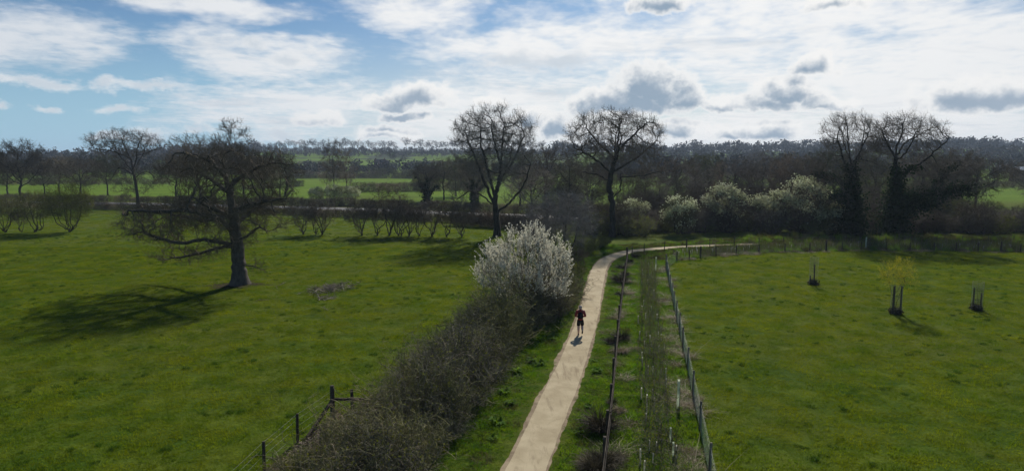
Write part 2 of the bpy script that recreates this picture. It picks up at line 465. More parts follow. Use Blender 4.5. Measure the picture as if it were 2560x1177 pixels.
def mat_ground():
    m, t, b = mat_new('pasture_ground')
    p = pos_coord(t); x, y, z = sep(t, p)
    big = noise(t, p, .06, 3, .55); mid = noise(t, p, .55, 5, .62); fin = noise(t, p, 6.0, 5, .7); tu = noise(t, vmath(t, 'MULTIPLY', p, (1, .6, 1)), 2.3, 4, .68)
    c = mix(t, mid.step(.33, .66), (.048, .092, .007), (.100, .136, .011))
    c = mix(t, big.step(.40, .62) * .6, c, (.105, .118, .018))
    c = mix(t, tu.step(.56, .78) * .5, c, (.026, .058, .007))
    c = mix(t, fin.step(.60, .80) * .22, c, (.12, .125, .035))
    # trodden and weedier places with an outline of their own
    wr = noise(t, vmath(t, 'MULTIPLY', p, (1, .7, 1)), .16, 5, .62, .8)
    c = mix(t, wr.step(.52, .70) * .5, c, (.100, .116, .018))
    c = mix(t, wr.step(.40, .32, 0, 1) * .6, c, (.026, .070, .008))
    # sown leys beyond the road: evener green, their backlit brightness put into the colour
    ley_backlit = y.step(150, 185) * noise(t, p, .012, 2, .5).step(.32, .46)
    c2 = mix(t, noise(t, vmath(t, 'MULTIPLY', p, (1, 3, 1)), .035, 4, .6).step(.3, .7), (.095, .172, .010), (.135, .205, .014))
    c = mix(t, ley_backlit, c, c2)
    # heathy slopes far off
    c = mix(t, y.step(560, 700) * noise(t, p, .010, 3, .6).step(.50, .56), c, (.050, .068, .028))
    t.links.new(c.k, b.inputs['Base Color'])
    b.inputs['Roughness'].default_value = 1.0; b.inputs['Specular IOR Level'].default_value = 0.03
    bump(t, b, fin * .4 + tu * .9 + mid * .8, .16, .9)
    return m
def build_ground():
    ys = np.concatenate((np.linspace(-90, 150, 25)[:-1], 150 * (3600 / 150) ** np.linspace(0, 1, 100)))
    q = np.linspace(-1, 1, 161); xs = np.sinh(q * 4.2) / math.sinh(4.2) * 3600
    Xg, Yg = np.meshgrid(xs, ys); V = np.stack((Xg, Yg, ter(Xg, Yg)), -1)
    idx = np.arange(V.shape[0] * V.shape[1]).reshape(V.shape[:2])
    F = np.stack((idx[:-1, :-1], idx[:-1, 1:], idx[1:, 1:], idx[1:, :-1]), -1).reshape(-1, 4)
    tag(obj('ground', mesh_np('ground', [(V.reshape(-1, 3), F)], mat_ground())), kind='structure')
build_ground()

def mat_path():
    m, t, b = mat_new('path_gravel')
    p = pos_coord(t)
    n1 = noise(t, p, .7, 5, .6); n2 = noise(t, p, 45, 3, .7); n3 = noise(t, vmath(t, 'MULTIPLY', p, (2.2, .35, 1)), 1.1, 4, .6, .6)
    c = mix(t, n1.step(.3, .7), (.42, .340, .210), (.56, .468, .302))
    c = mix(t, n3.step(.52, .72) * .75, c, (.27, .205, .125))
    c = mix(t, n2.step(.55, .8) * .35, c, (.24, .19, .13))
    # drainage trickles and a hairline crack
    cr = (noise(t, vmath(t, 'MULTIPLY', p, (1, .22, 1)), .8, 4, .55) - .5).fn('ABSOLUTE').step(0.0, .012, 1, 0)
    c = mix(t, cr * .14, c, (.20, .145, .09))
    t.links.new(c.k, b.inputs['Base Color']); b.inputs['Roughness'].default_value = .95; b.inputs['Specular IOR Level'].default_value = .1
    bump(t, b, n2 * .4 + n1, .02, .7)
    return m
def mat_edge():
    return simple('path_margin', (.20, .150, .098), (.40, .315, .205), 1.4, 1, .05, 6, bmp=.03)
tag(obj('path_margin', mesh_np('path_margin', [ribbon(PATH, PATH_W + .20, .006, .055, 5)], mat_edge())), kind='structure')
tag(obj('path', mesh_np('path', [ribbon(PATH, PATH_W - .08, .012, .022, 7, 4)], mat_path())), kind='structure')

ROAD = smooth_line([(-330, 205), (-180, 176), (-92, 158), (-47, 145), (-28, 138), (-8, 128), (28, 114), (75, 103), (130, 96), (240, 90)], 8)
def mat_road():
    m, t, b = mat_new('asphalt')
    p = pos_coord(t); n = noise(t, p, .8, 4, .6)
    c = mix(t, n.step(.3, .7), (.075, .075, .075), (.12, .118, .112)); t.links.new(c.k, b.inputs['Base Color'])
    b.inputs['Roughness'].default_value = .62; b.inputs['Specular IOR Level'].default_value = .6
    bump(t, b, noise(t, p, 60, 2, .5), .01, .3)
    return m
tag(obj('road_verge', mesh_np('road_verge', [ribbon(ROAD, 11.5, .010, .5, 3)], simple('dry_verge', (.10, .095, .030), (.19, .165, .075), .9, 1, .05, 5))), kind='structure')
tag(obj('road', mesh_np('road', [ribbon(ROAD, 6.2, .020, .05, 4)], mat_road())), kind='structure')

# ------------------------------------------------------------------ fields' edges near the camera
FENCE_R_PX = [(1773, 1190), (1750, 1075), (1732, 990), (1719, 925), (1707, 869), (1698.6, 829), (1691, 795), (1685, 768), (1680, 744), (1675.7, 722), (1671.5, 703), (1668.6, 686), (1666, 671)]
FENCE_R = [G(*p)[:2] for p in FENCE_R_PX]
_d = FENCE_R[0] - FENCE_R[1]
FENCE_R = [FENCE_R[0] + _d * 1.9, FENCE_R[0] + _d * .95] + FENCE_R
FENCE_R = [np.array(q) for q in FENCE_R]
FAR_PX = [(1692, 652), (1723, 647.5), (1751, 644.5), (1790, 640), (1840, 637), (1897, 633.5), (1962, 630.6), (2024, 629), (2065, 627.6), (2105, 627), (2152, 626.5), (2215, 626.5), (2275, 627), (2335, 627.5), (2390, 628), (2445, 629), (2502, 630), (2551, 630.5), (2620, 631)]
FENCE_FAR = [G(*p)[:2] for p in FAR_PX]
# the post-and-rail fence: tops 1.25 m above its foot
RT_PX = [(1510, 1098), (1519.6, 1027), (1527.4, 963.7), (1533.8, 899), (1539.4, 842), (1544, 801), (1548, 766), (1552, 735), (1556, 706), (1559.5, 680), (1563, 657)]
def top_to_ground(px, py, h):
    v = ray(px, py); s = (h - CAM_H) / v[2]; return np.array((v[0] * s, v[1] * s))
FENCE_L = [top_to_ground(x, y, 1.2) for x, y in RT_PX] + [G(1568, 650)[:2]]
_e = FENCE_L[0] - FENCE_L[1]
FENCE_L = [FENCE_L[0] + _e * 2, FENCE_L[0] + _e] + FENCE_L
def x_of(line, y):
    a = np.array(line); o = np.argsort(a[:, 1]); return np.interp(y, a[o, 1], a[o, 0])

# ------------------------------------------------------------------ grass: scattered patches of blades (nobody could count them)
def blade_patch(name, seed, n, rad, h, w, lean, mat, shape=0.6):
    g = np.random.default_rng(seed)
    r = rad * np.sqrt(g.uniform(0, 1, n)); a = g.uniform(0, 2 * PI, n)
    O = np.column_stack((r * np.cos(a), r * np.sin(a), np.full(n, -.01)))
    hh = h * g.uniform(.45, 1.25, n) * (1 + .5 * np.sin(O[:, 0] * 9 + seed) * np.cos(O[:, 1] * 8))
    ld = g.normal(0, lean, (n, 2)) + .25 * lean
    f = g.uniform(0, PI, n); s = np.column_stack((np.cos(f), np.sin(f), np.zeros(n))) * (w * g.uniform(.6, 1.3, n))[:, None] * .5
    mid = O + np.column_stack((ld * hh[:, None] * .35, hh * .62)); tip = O + np.column_stack((ld * hh[:, None], hh))
    V = np.stack((O - s, O + s, mid + s * .7, mid - s * .7, tip), 1).reshape(-1, 3)
    i = np.arange(n)[:, None] * 5
    me = mesh_np(name, [(V, np.concatenate((i + [[0, 1, 2]], i + [[0, 2, 3]], i + [[3, 2, 4]])))], mat, False)
    o = bpy.data.objects.new(name, me)
    return o
def scatter(name, pts, variants, rng, scale, zscale=None, label=None, cat=None, rz=None):
    """a stuff object: one mesh of points, patches instanced on them"""
    n = len(pts); me = bpy.data.meshes.new(name); me.from_pydata([tuple(p) for p in pts], [], [])
    a = me.attributes.new('rz', 'FLOAT_VECTOR', 'POINT')
    rv = np.zeros((n, 3), np.float32); rv[:, 2] = rng.uniform(0, 2 * PI, n) if rz is None else rz; a.data.foreach_set('vector', rv.ravel())
    a = me.attributes.new('sc', 'FLOAT_VECTOR', 'POINT')
    sv = np.repeat(np.asarray(scale, np.float32).reshape(-1, 1) * np.ones((n, 1), np.float32), 3, 1)
    if zscale is not None: sv[:, 2] *= zscale
    a.data.foreach_set('vector', sv.astype(np.float32).ravel())
    a = me.attributes.new('vi', 'INT', 'POINT'); a.data.foreach_set('value', rng.integers(0, len(variants), n).astype(np.int32))
    ng = bpy.data.node_groups.new(name, 'GeometryNodeTree')
    ng.interface.new_socket('Geometry', in_out='INPUT', socket_type='NodeSocketGeometry'); ng.interface.new_socket('Geometry', in_out='OUTPUT', socket_type='NodeSocketGeometry')
    N = ng.nodes; Lk = ng.links; gi = N.new('NodeGroupInput'); go = N.new('NodeGroupOutput'); jn = N.new('GeometryNodeJoinGeometry')
    def named(nm, ty):
        q = N.new('GeometryNodeInputNamedAttribute'); q.data_type = ty; q.inputs['Name'].default_value = nm; return q.outputs['Attribute']
    ra, sa, va = named('rz', 'FLOAT_VECTOR'), named('sc', 'FLOAT_VECTOR'), named('vi', 'INT')
    for k, v in enumerate(variants):
        oi = N.new('GeometryNodeObjectInfo'); oi.inputs['Object'].default_value = v; oi.inputs['As Instance'].default_value = True
        cmp = N.new('FunctionNodeCompare'); cmp.data_type = 'INT'; cmp.operation = 'EQUAL'; Lk.new(va, cmp.inputs[2]); cmp.inputs[3].default_value = k
        ip = N.new('GeometryNodeInstanceOnPoints'); Lk.new(gi.outputs[0], ip.inputs['Points']); Lk.new(cmp.outputs[0], ip.inputs['Selection'])
        Lk.new(oi.outputs['Geometry'], ip.inputs['Instance']); Lk.new(ra, ip.inputs['Rotation']); Lk.new(sa, ip.inputs['Scale'])
        Lk.new(ip.outputs[0], jn.inputs[0])
    Lk.new(jn.outputs[0], go.inputs[0])
    o = obj(name, me); md = o.modifiers.new('scatter', 'NODES'); md.node_group = ng
    tag(o, label, cat, kind='stuff')
    return o
def in_view(P, margin=60):
    """keep points that the camera, or one a step aside, could see"""
    x, y = P[:, 0], P[:, 1]
    return (np.abs(x) < y * (1280 + margin) / F_PX + 3) & (y > 14)
def jgrid(rng, x0, x1, y0, y1, st):
    a, b = np.meshgrid(np.arange(x0, x1, st), np.arange(y0, y1, st)); P = np.column_stack((a.ravel(), b.ravel())).astype(float)
    return P + rng.uniform(-.5, .5, P.shape) * st
def build_grass():
    rng = np.random.default_rng(11)
    past = [blade_patch('grass_patch', s, 300, .62, .065, .020, .85, M['grass']) for s in (1, 2, 3, 4)]
    tuft = [blade_patch('grass_tuft', s, 80, .19, .11, .018, .8, M['grass_dark']) for s in (5, 6)]
    lush = [blade_patch('verge_patch', s, 230, .50, .15, .022, .75, M['lush']) for s in (7, 8, 9)]
    dead = [blade_patch('dead_patch', s, 160, .42, .30, .016, 1.5, M['dead']) for s in (12, 13)]
    P = np.concatenate((jgrid(rng, -75, 75, 14, 80, .78), jgrid(rng, -115, 60, 78, 140, 1.0)))
    P = P[in_view(P)]; P = P[rng.uniform(0, 1, len(P)) < np.interp(P[:, 1], [70, 138], [1, .25])]; P = P[pdist(P, ROAD)[0] > 9]
    dp, sd = pdist(P, PATH)
    fr = x_of(FENCE_R + [FENCE_FAR[0]], P[:, 1]); fl = x_of(FENCE_L, P[:, 1])
    farfence = np.interp(P[:, 0], [q[0] for q in FENCE_FAR], [q[1] for q in FENCE_FAR])
    hed_r = np.interp(P[:, 1], [14, 22, 25, 36, 46, 56, 70, 80], [-3.6, -3.0, -2.3, -.4, 2.8, 5.4, 7.6, 12])
    strip = (P[:, 0] > hed_r - .3) & (P[:, 0] < fr) & (P[:, 1] < 72) | ((P[:, 1] > farfence) & (P[:, 0] > 10) & (P[:, 1] > 60)) | ((dp < 2.2))
    offp = dp > PATH_W / 2 + .38
    A = P[~strip & offp]
    # a coarser relief: some patches stand higher than others
    def lump(Q, f, s): return np.sin(Q[:, 0] * f + s + 1.7 * np.sin(Q[:, 1] * f * .7)) * np.cos(Q[:, 1] * f * .83 + s * 2 + 1.3 * np.sin(Q[:, 0] * f * .6))
    zs = np.clip(1 + .28 * lump(A, .9, 1) + .28 * lump(A, 2.3, 4) + rng.normal(0, .18, len(A)), .35, 1.8)
    scatter('grass', np.column_stack((A, np.zeros(len(A)))), past, rng, rng.uniform(.9, 1.2, len(A)), zs, 'short grazed grass of the two pastures', 'grass')
    T = jgrid(rng, -75, 75, 14, 95, .8); T = T[in_view(T)]; T = T[rng.uniform(0, 1, len(T)) < .22 + .30 * lump(T, .45, 2) * (1 + .5 * lump(T, 1.3, 5))]
    tr = x_of(FENCE_R + [FENCE_FAR[0]], T[:, 1]); hr = np.interp(T[:, 1], [14, 22, 25, 36, 46, 56, 70], [-7.6, -8.0, -7, -2.6, -2, 2, 3])
    T = T[(T[:, 0] > tr + .3) | (T[:, 0] < hr)]
    scatter('grass', np.column_stack((T, np.zeros(len(T)))), tuft, rng, rng.uniform(.5, 1.25, len(T)), None, 'darker ungrazed tufts dotted over the pastures', 'grass')
    # verges and the planted strip
    Q = jgrid(rng, -8, 75, 14, 92, .42); Q = Q[in_view(Q)]
    dq, sq = pdist(Q, PATH)
    frq = x_of(FENCE_R + [FENCE_FAR[0]], Q[:, 1]); ffq = np.interp(Q[:, 0], [q[0] for q in FENCE_FAR], [q[1] for q in FENCE_FAR])
    hq = np.interp(Q[:, 1], [14, 22, 25, 36, 46, 56, 70, 80], [-4.2, -3.6, -2.9, -1.0, 2.2, 4.8, 7.0, 11])
    k = (((Q[:, 0] > hq) & (Q[:, 0] < frq) & (Q[:, 1] < 72)) | ((Q[:, 1] > ffq) & (Q[:, 1] < ffq + 13) & (Q[:, 0] > 10))) & (dq > PATH_W / 2 - .02)
    Q = Q[k]; dq = dq[k]
    edge = np.clip((dq - PATH_W / 2 + .05) / .8, .16, 1); kp = rng.uniform(0, 1, len(Q)) < np.clip(edge * 2.2, .25, 1); Q = Q[kp]; dq = dq[kp]; edge = edge[kp]
    zs = np.clip(.75 + .45 * lump(Q, 1.1, 3) + rng.normal(0, .3, len(Q)), .3, 2.2) * edge
    beyond = (Q[:, 1] > np.interp(Q[:, 0], [q[0] for q in FENCE_FAR], [q[1] for q in FENCE_FAR]) + .2) & (Q[:, 0] > 13) & (Q[:, 1] > 60)
    zs = np.where(beyond, zs * np.interp(Q[:, 0], [13, 24, 32], [1.0, 1.8, 3.6]), zs)
    rough = [blade_patch('rough_patch', s, 200, .48, .15, .020, .8, M['rough']) for s in (17, 18)]  # dull dry blades, coloured darker for the tree shade beyond the far fence
    ro = beyond | (rng.uniform(0, 1, len(Q)) < .12); sc = rng.uniform(.6, 1.0, len(Q)) * np.clip(edge + .18, 0, 1)
    Z = np.column_stack((Q, np.zeros(len(Q))))
    scatter('verge_grass', Z[~ro], lush, rng, sc[~ro], zs[~ro], 'lush uncut grass of the path verges and planted strip', 'grass')
    scatter('rough_grass', Z[ro], rough + lush[:1], rng, sc[ro], zs[ro], 'olive-brown rough grass, tree shade put into its colour, beyond the far fence and in verges', 'grass')
    # bleached dead grass along the wire fence and under the rails
    D = []
    for line, off, wd, n in ((FENCE_R, -.40, .40, 170), (FENCE_L, .30, .30, 70), (FENCE_FAR, .2, .5, 150)):
        L = np.array(line); s = np.concatenate(([0], np.cumsum(np.linalg.norm(np.diff(L, axis=0), axis=1)))); q = rng.uniform(0, s[-1], n)
        C = np.column_stack((np.interp(q, s, L[:, 0]), np.interp(q, s, L[:, 1]))); C += rng.normal(0, wd, C.shape); C[:, 0] += off
        D.append(C[np.sin(q * .9) + rng.normal(0, .6, n) > -.3])
    D = np.concatenate(D); D = D[in_view(D)]; dd, _ = pdist(D, PATH); D = D[dd > 1.3]
    scatter('dead_grass', np.column_stack((D, np.zeros(len(D)))), dead, rng, rng.uniform(.5, 1.15, len(D)), rng.uniform(.35, 1.0, len(D)), 'bleached dead grass lying along the fence lines', 'grass')
build_grass()
# ------------------------------------------------------------------ trees: limbs laid out by hand, branches grown towards points of the crown
def ellipsoids(rng, ells, n, shell=.22, ragged=True):
    """points in a list of ellipsoids (cx,cy,cz,rx,ry,rz[,weight]), denser towards their skins"""
    w = np.array([(e[3] * e[4] * e[5]) ** .75 * (e[6] if len(e) > 6 else 1) for e in ells]); c = rng.multinomial(n, w / w.sum()); out = []
    for e, k in zip(ells, c):
        r = rng.uniform(0, 1, k) ** (1 / 3.0); r = np.where(rng.uniform(0, 1, k) < shell, .62 + .38 * r, r)
        out.append(np.array(e[:3]) + unit(rng.normal(0, 1, (k, 3))) * r[:, None] * np.array(e[3:6]) * rng.normal(1, .06, (k, 1)))
    A = np.concatenate(out)
    if ragged:                                   # leave gaps between the boughs
        f = 9.0 / max(np.ptp(A[:, 0]), np.ptp(A[:, 2])); a = rng.uniform(0, 6, 3); B = A * f * 1.6
        A = A[np.sin(B[:, 0] + a[0] + np.sin(B[:, 2])) * np.sin(B[:, 1] + a[1]) + np.sin(B[:, 2] * 1.2 + a[2] + np.cos(B[:, 0])) * .7 > -.62]
    return A
def skeleton(rng, lines, step, jit=.12):
    """polylines [pts...] -> nodes, parents; each later line starts from the nearest node so far"""
    pos = []; par = []
    for L in lines:
        L = np.array(L, float)
        if pos:
            P = np.array(pos); start = int(np.argmin(np.linalg.norm(P - L[0], axis=1)))
        else:
            pos.append(L[0]); par.append(-1); start = 0
        S = smooth_line(L, 6); s = np.concatenate(([0], np.cumsum(np.linalg.norm(np.diff(S, axis=0), axis=1)))); n = max(2, int(s[-1] / step))
        last = start
        for k, q in enumerate(np.linspace(0, s[-1], n + 1)[1:]):
            p = np.array([np.interp(q, s, S[:, i]) for i in range(3)])
            if len(L) > 1 and jit: p = p + rng.normal(0, jit * step, 3) * (1 if len(pos) > 3 else .2)
            pos.append(p); par.append(last); last = len(pos) - 1
    return pos, par
def colonize(rng, att, pos, par, step, infl, kill, iters=90, gnarl=.28, up=.04, maxn=9000):
    P = np.zeros((maxn + 4000, 3)); n = len(pos); P[:n] = pos; par = list(par); kids = np.zeros(maxn + 4000, int)
    for p in par:
        if p >= 0: kids[p] += 1
    A = np.array(att); dist = np.full(len(A), 1e9); near = np.zeros(len(A), int); stale = np.zeros(len(A), int)
    def upd(a, b):
        nonlocal dist, near
        for c in range(a, b, 400):
            e = min(c + 400, b); dd = ((A[:, None] - P[None, c:e]) ** 2).sum(-1); k = dd.argmin(1); m = np.sqrt(dd[np.arange(len(A)), k])
            bt = m < dist; dist[bt] = m[bt]; near[bt] = k[bt] + c; stale[bt] = 0
    upd(0, n)
    for it in range(iters):
        keep = (dist > kill) & (stale < 5); A, dist, near, stale = A[keep], dist[keep], near[keep], stale[keep] + 1
        act = dist < infl
        if not act.any() or n > maxn: break
        idx = near[act]; d = unit(A[act] - P[idx]); acc = np.zeros((n, 3)); np.add.at(acc, idx, d); g = np.unique(idx)
        dv = unit(unit(acc[g]) + rng.normal(0, gnarl, (len(g), 3)) + np.array((0, 0, up)))
        m = kids[g] < 4; g, dv = g[m], dv[m]
        if not len(g): continue
        kids[g] += 1; k = len(g); P[n:n + k] = P[g] + dv * step; par.extend(g.tolist()); upd(n, n + k); n += k
    return P[:n], np.array(par)
def radii(par, tip, p=2.3):
    n = len(par); acc = np.zeros(n); r = np.zeros(n)
    for i in range(n - 1, -1, -1):
        r[i] = tip if acc[i] == 0 else acc[i] ** (1 / p)
        if par[i] >= 0: acc[par[i]] += r[i] ** p
    return r
def skin(P, par, r, flare=0.0):
    n = len(P); d = np.zeros((n, 3)); d[1:] = P[1:] - P[par[1:]]; d[0] = (0, 0, 1); d = unit(d)
    main = np.full(n, -1); best = np.zeros(n)
    for i in range(1, n):
        if r[i] > best[par[i]]: best[par[i]] = r[i]; main[par[i]] = i
    h = main >= 0; fd = d.copy(); fd[h] = unit(d[h] + d[main[h]]); fd[0] = (0, 0, 1)
    u, v = frames(fd)
    rr = r.copy()
    if flare: rr = rr * (1 + flare * np.exp(-np.maximum(P[:, 2], 0) / .7) * (np.hypot(P[:, 0] - P[0, 0], P[:, 1] - P[0, 1]) < 1.2))
    i = np.arange(1, n); p = par[1:]; cont = (main[p] == i)
    su = np.where(cont[:, None], u[p], u[i]); sv = np.where(cont[:, None], v[p], v[i]); sr = np.where(cont, rr[p], np.minimum(rr[p], rr[i] * 1.3))
    thick, thin = [], []
    for lo, hi, sides in ((.16, 9, 10), (.045, .16, 6), (0, .045, 3)):
        m = (rr[i] >= lo) & (rr[i] < hi)
        if not m.any(): continue
        a = np.arange(sides) * 2 * PI / sides; c, s = np.cos(a)[None, :, None], np.sin(a)[None, :, None]
        wob = 1 + (.10 * np.sin(a * 3 + 1) if sides == 10 else 0 * a); wob = wob[None, :, None]
        A = P[p[m]][:, None] + (su[m][:, None] * c + sv[m][:, None] * s) * sr[m][:, None, None] * wob
        B = P[i[m]][:, None] + (u[i[m]][:, None] * c + v[i[m]][:, None] * s) * rr[i[m]][:, None, None] * wob
        V = np.stack((A, B), 1); k = m.sum(); idx = np.arange(k * 2 * sides).reshape(k, 2, sides)
        F = np.stack((idx[:, 0], np.roll(idx[:, 0], -1, 1), np.roll(idx[:, 1], -1, 1), idx[:, 1]), -1).reshape(-1, 4)
        (thick if lo > 0 else thin).append((V.reshape(-1, 3), F))
    return thick, thin, d
def twigs(rng, P, d, r, thr, per, L, rad, up=.12, spread=.9, gnarl=.35, subs=2, k=3):
    m = np.where(r < thr)[0]; m = np.repeat(m, per)
    O = P[m]; D = unit(d[m] * .7 + rng.normal(0, spread, (len(m), 3)) * .62 + np.array((0, 0, up)))
    ln = L * rng.uniform(.5, 1.35, len(m)); W = walk(rng, O, D, ln, k + 1, gnarl, (0, 0, up * .5))
    out = tubes(W, np.linspace(1, .35, k + 1)[None] * rad * np.ones((len(m), 1)), 2)
    if subs:
        q = np.repeat(np.arange(len(m)), subs); j = rng.integers(1, k, len(q)) if k > 1 else np.ones(len(q), int)
        O2 = W[q, j]; D2 = unit(unit(W[q, -1] - W[q, 0]) * .6 + rng.normal(0, .6, (len(q), 3)))
        out += tubes(walk(rng, O2, D2, ln[q] * rng.uniform(.35, .7, len(q)), 3, gnarl), np.array([[.75, .6, .3]]) * rad * np.ones((len(q), 1)), 2)
    return out, W
def grow_tree(name, seed, lines, ells, n_att, step=.34, infl=3.0, kill=.55, tip=.012, pexp=2.3, gnarl=.28, up=.04, flare=.6, rmin=0,
              tw_per=2, tw_len=.55, tw_rad=.009, tw_thr=.035, tw_up=.12, tw_gnarl=.35, subs=2, bark='bark', twig='twig', ivy=None, ivy_size=.16, leaves=None, scale_r=1.0, maxn=9000):
    """-> dict of part meshes"""
    g = np.random.default_rng(seed)
    pos, par = skeleton(g, lines, step); nsk = len(pos)
    P, par = colonize(g, ellipsoids(g, ells, n_att), pos, par, step, infl, kill, gnarl=gnarl, up=up, maxn=maxn)
    r = radii(par, tip, pexp) * scale_r
    thick, thin, d = skin(P, par, r, flare)
    tw, W = twigs(g, P, d, r, tw_thr, tw_per, tw_len, tw_rad, tw_up, gnarl=tw_gnarl, subs=subs)
    out = {'trunk': mesh_np(name + '_trunk', thick or thin, M[bark]), 'crown': mesh_np(name + '_crown', (thin if thick else []) + tw, M[twig])}
    if ivy:
        zmax, spread, count = ivy
        m = np.where((P[:, 2] < zmax) & (r > .05))[0]; w = r[m] * np.clip(1.15 - P[m, 2] / zmax, .12, 1); q = g.choice(m, count, p=w / w.sum())
        off = g.normal(0, 1, (count, 3)); off = unit(off) * (r[q] + np.abs(g.normal(0, spread, count)) * np.clip(1.2 - P[q, 2] / zmax, .3, 1))[:, None]
        out['ivy'] = mesh_np(name + '_ivy', [flakes(g, P[q] + off, ivy_size, 1.1, .3)], M['ivy'])
    if leaves:
        mt, count, size, key = leaves
        T = W[:, 1:].reshape(-1, 3)
        if key == 'blossom':                     # sprays: thick on the upper outer boughs, nearly none inside
            B = T * 1.7; z = T[:, 2] / T[:, 2].max(); lump = np.sin(B[:, 0] + np.sin(B[:, 2])) * np.sin(B[:, 1] + 1) + np.sin(B[:, 2] * 1.3 + B[:, 0] * .6)
            T = T[g.uniform(0, 1, len(T)) < np.clip(.15 + .9 * (z - .45) + .40 * lump, .02, 1)]
        q = T[g.integers(0, len(T), count)] + g.normal(0, .03, (count, 3))
        out[key] = mesh_np(name + '_' + key, [flakes(g, q, size)], M[mt])
    return out
def place(name, parts, loc, rz=0.0, sc=1.0, label=None, cat='tree', group=None):
    e = empty(name, tuple(loc), rz, sc); tag(e, label, cat, group)
    for k, me in parts.items():
        o = obj(k, me, e)
        if k in ('crown', 'ivy', 'blossom', 'young_leaves', 'twigs'): o['kind'] = 'stuff'
    return e
def limb_set(rng, trunk_top, n, z0, z1, reach, rise, base=(0, 0)):
    """generic main limbs from a straight trunk"""
    out = []
    for k in range(n):
        a = k * 2.4 + rng.uniform(-.4, .4); z = z0 + (z1 - z0) * k / max(n - 1, 1); L = reach * rng.uniform(.7, 1.1)
        c, s = math.cos(a), math.sin(a)
        out.append([(base[0], base[1], z), (base[0] + c * L * .35, base[1] + s * L * .35, z + rise * .25), (base[0] + c * L * .7, base[1] + s * L * .7, z + rise * .75), (base[0] + c * L, base[1] + s * L, z + rise * rng.uniform(.8, 1.3))])
    return out

# ---- the great oak of the left pasture, measured from its foot (metres: to the right, away, up)
def px_loc(bx, by):
    """picture offsets from a tree's foot -> metres at that tree's distance"""
    g0 = G(bx, by); k = F_PX / g0[1]
    return g0, lambda px, py, y=0.0: ((px - bx) / k, y, (by - py) / k)
def hero_oak():
    g0, q = px_loc(598, 712)
    lines = [[(0, 0, -.1), q(598, 680), q(597, 640), q(594, 590), q(588, 540, .2), q(582, 490, .3), q(576, 455, .2), q(572, 420, .3), q(566, 395, .3)],
             [q(597, 610), q(560, 602, -.5), q(520, 592, -1), q(480, 600, -1.4), q(440, 590, -1.6), q(400, 575, -1.9)],
             [q(596, 615), q(550, 618, .9), q(500, 632, 1.6), q(450, 645, 2.0), q(400, 655, 2.4), q(365, 660, 2.7)],
             [q(594, 590), q(560, 560, .8), q(530, 548, 1.6), q(480, 556, 2.6), q(430, 548, 3.2), q(370, 540, 3.6)],
             [q(588, 540), q(545, 535, -.8), q(500, 520, -1.7), q(440, 520, -2.4), q(380, 515, -3)],
             [q(596, 600), q(620, 592, -.4), q(645, 575, -.7), q(672, 560, -1.0), q(690, 575, -1.4)],
             [q(586, 525), q(620, 515, -.5), q(660, 505, -1.2), q(705, 495, -1.7), q(745, 490, -2)],
             [q(578, 470), q(605, 440, .8), q(635, 420, 1.4), q(680, 405, 2.0), q(720, 410, 2.5)],
             [q(580, 480), q(545, 455, .5), q(505, 435, 1.2), q(465, 420, 1.8), q(425, 430, 2.4)],
             [q(574, 440), q(555, 405, -.7), q(520, 385, -1.2), q(485, 380, -2)],
             [q(590, 560), q(600, 545, 1.6), q(620, 520, 3.0), q(640, 500, 4.2)],
             [q(588, 540), q(575, 520, -1.6), q(560, 500, -3.2), q(555, 480, -4.4)],
             [q(598, 655), q(625, 660, -.3), q(655, 668, -.5), q(668, 672, -.6)]]
    def E(px, py, rx, ry, y=0, d=None, w=1):
        c = q(px, py, y); k = F_PX / g0[1]; return (c[0], c[1], c[2], rx / k, (d or rx) / k, ry / k, w)
    ells = [E(430, 545, 115, 55, 0, 130, 1.5), (E(440, 635, 85, 32, 1.5, 50, 1.4)), E(570, 425, 130, 62, 0, 140), E(690, 440, 75, 75, 0, 110), E(690, 540, 60, 45, -1, 50, .8),
            E(480, 440, 80, 50, .5, 90), E(590, 500, 110, 60, 3, 90, .8), E(590, 500, 110, 60, -3, 90, .8), E(640, 655, 32, 22, -.5, 25, 1.2), E(560, 630, 45, 30, 0, 40, .8), E(585, 590, 60, 40, -1, 60, .6), E(585, 590, 60, 40, 1, 60, .6)]
    pt = grow_tree('great_oak', 21, lines, ells, 3900, .31, 2.2, .42, tip=.0155, pexp=2.25, gnarl=.36, up=.0, flare=.85, scale_r=1.7, tw_thr=.065, tw_per=4, tw_len=.66, tw_rad=.0078, tw_up=-.04, tw_gnarl=.26, subs=3, bark='bark_pale', maxn=13000)
    place('oak_tree', pt, g0, label='big spreading bare oak standing alone in the open pasture')
    # worn earth and dropped sticks round its foot
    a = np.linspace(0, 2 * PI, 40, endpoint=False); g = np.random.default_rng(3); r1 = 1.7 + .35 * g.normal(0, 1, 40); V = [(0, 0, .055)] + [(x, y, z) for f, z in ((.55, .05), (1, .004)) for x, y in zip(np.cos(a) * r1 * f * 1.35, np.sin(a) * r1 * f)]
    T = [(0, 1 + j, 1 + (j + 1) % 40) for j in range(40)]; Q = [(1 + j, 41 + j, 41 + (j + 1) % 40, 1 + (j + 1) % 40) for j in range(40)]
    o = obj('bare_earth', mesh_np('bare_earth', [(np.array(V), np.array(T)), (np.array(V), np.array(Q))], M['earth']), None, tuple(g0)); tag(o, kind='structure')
hero_oak()

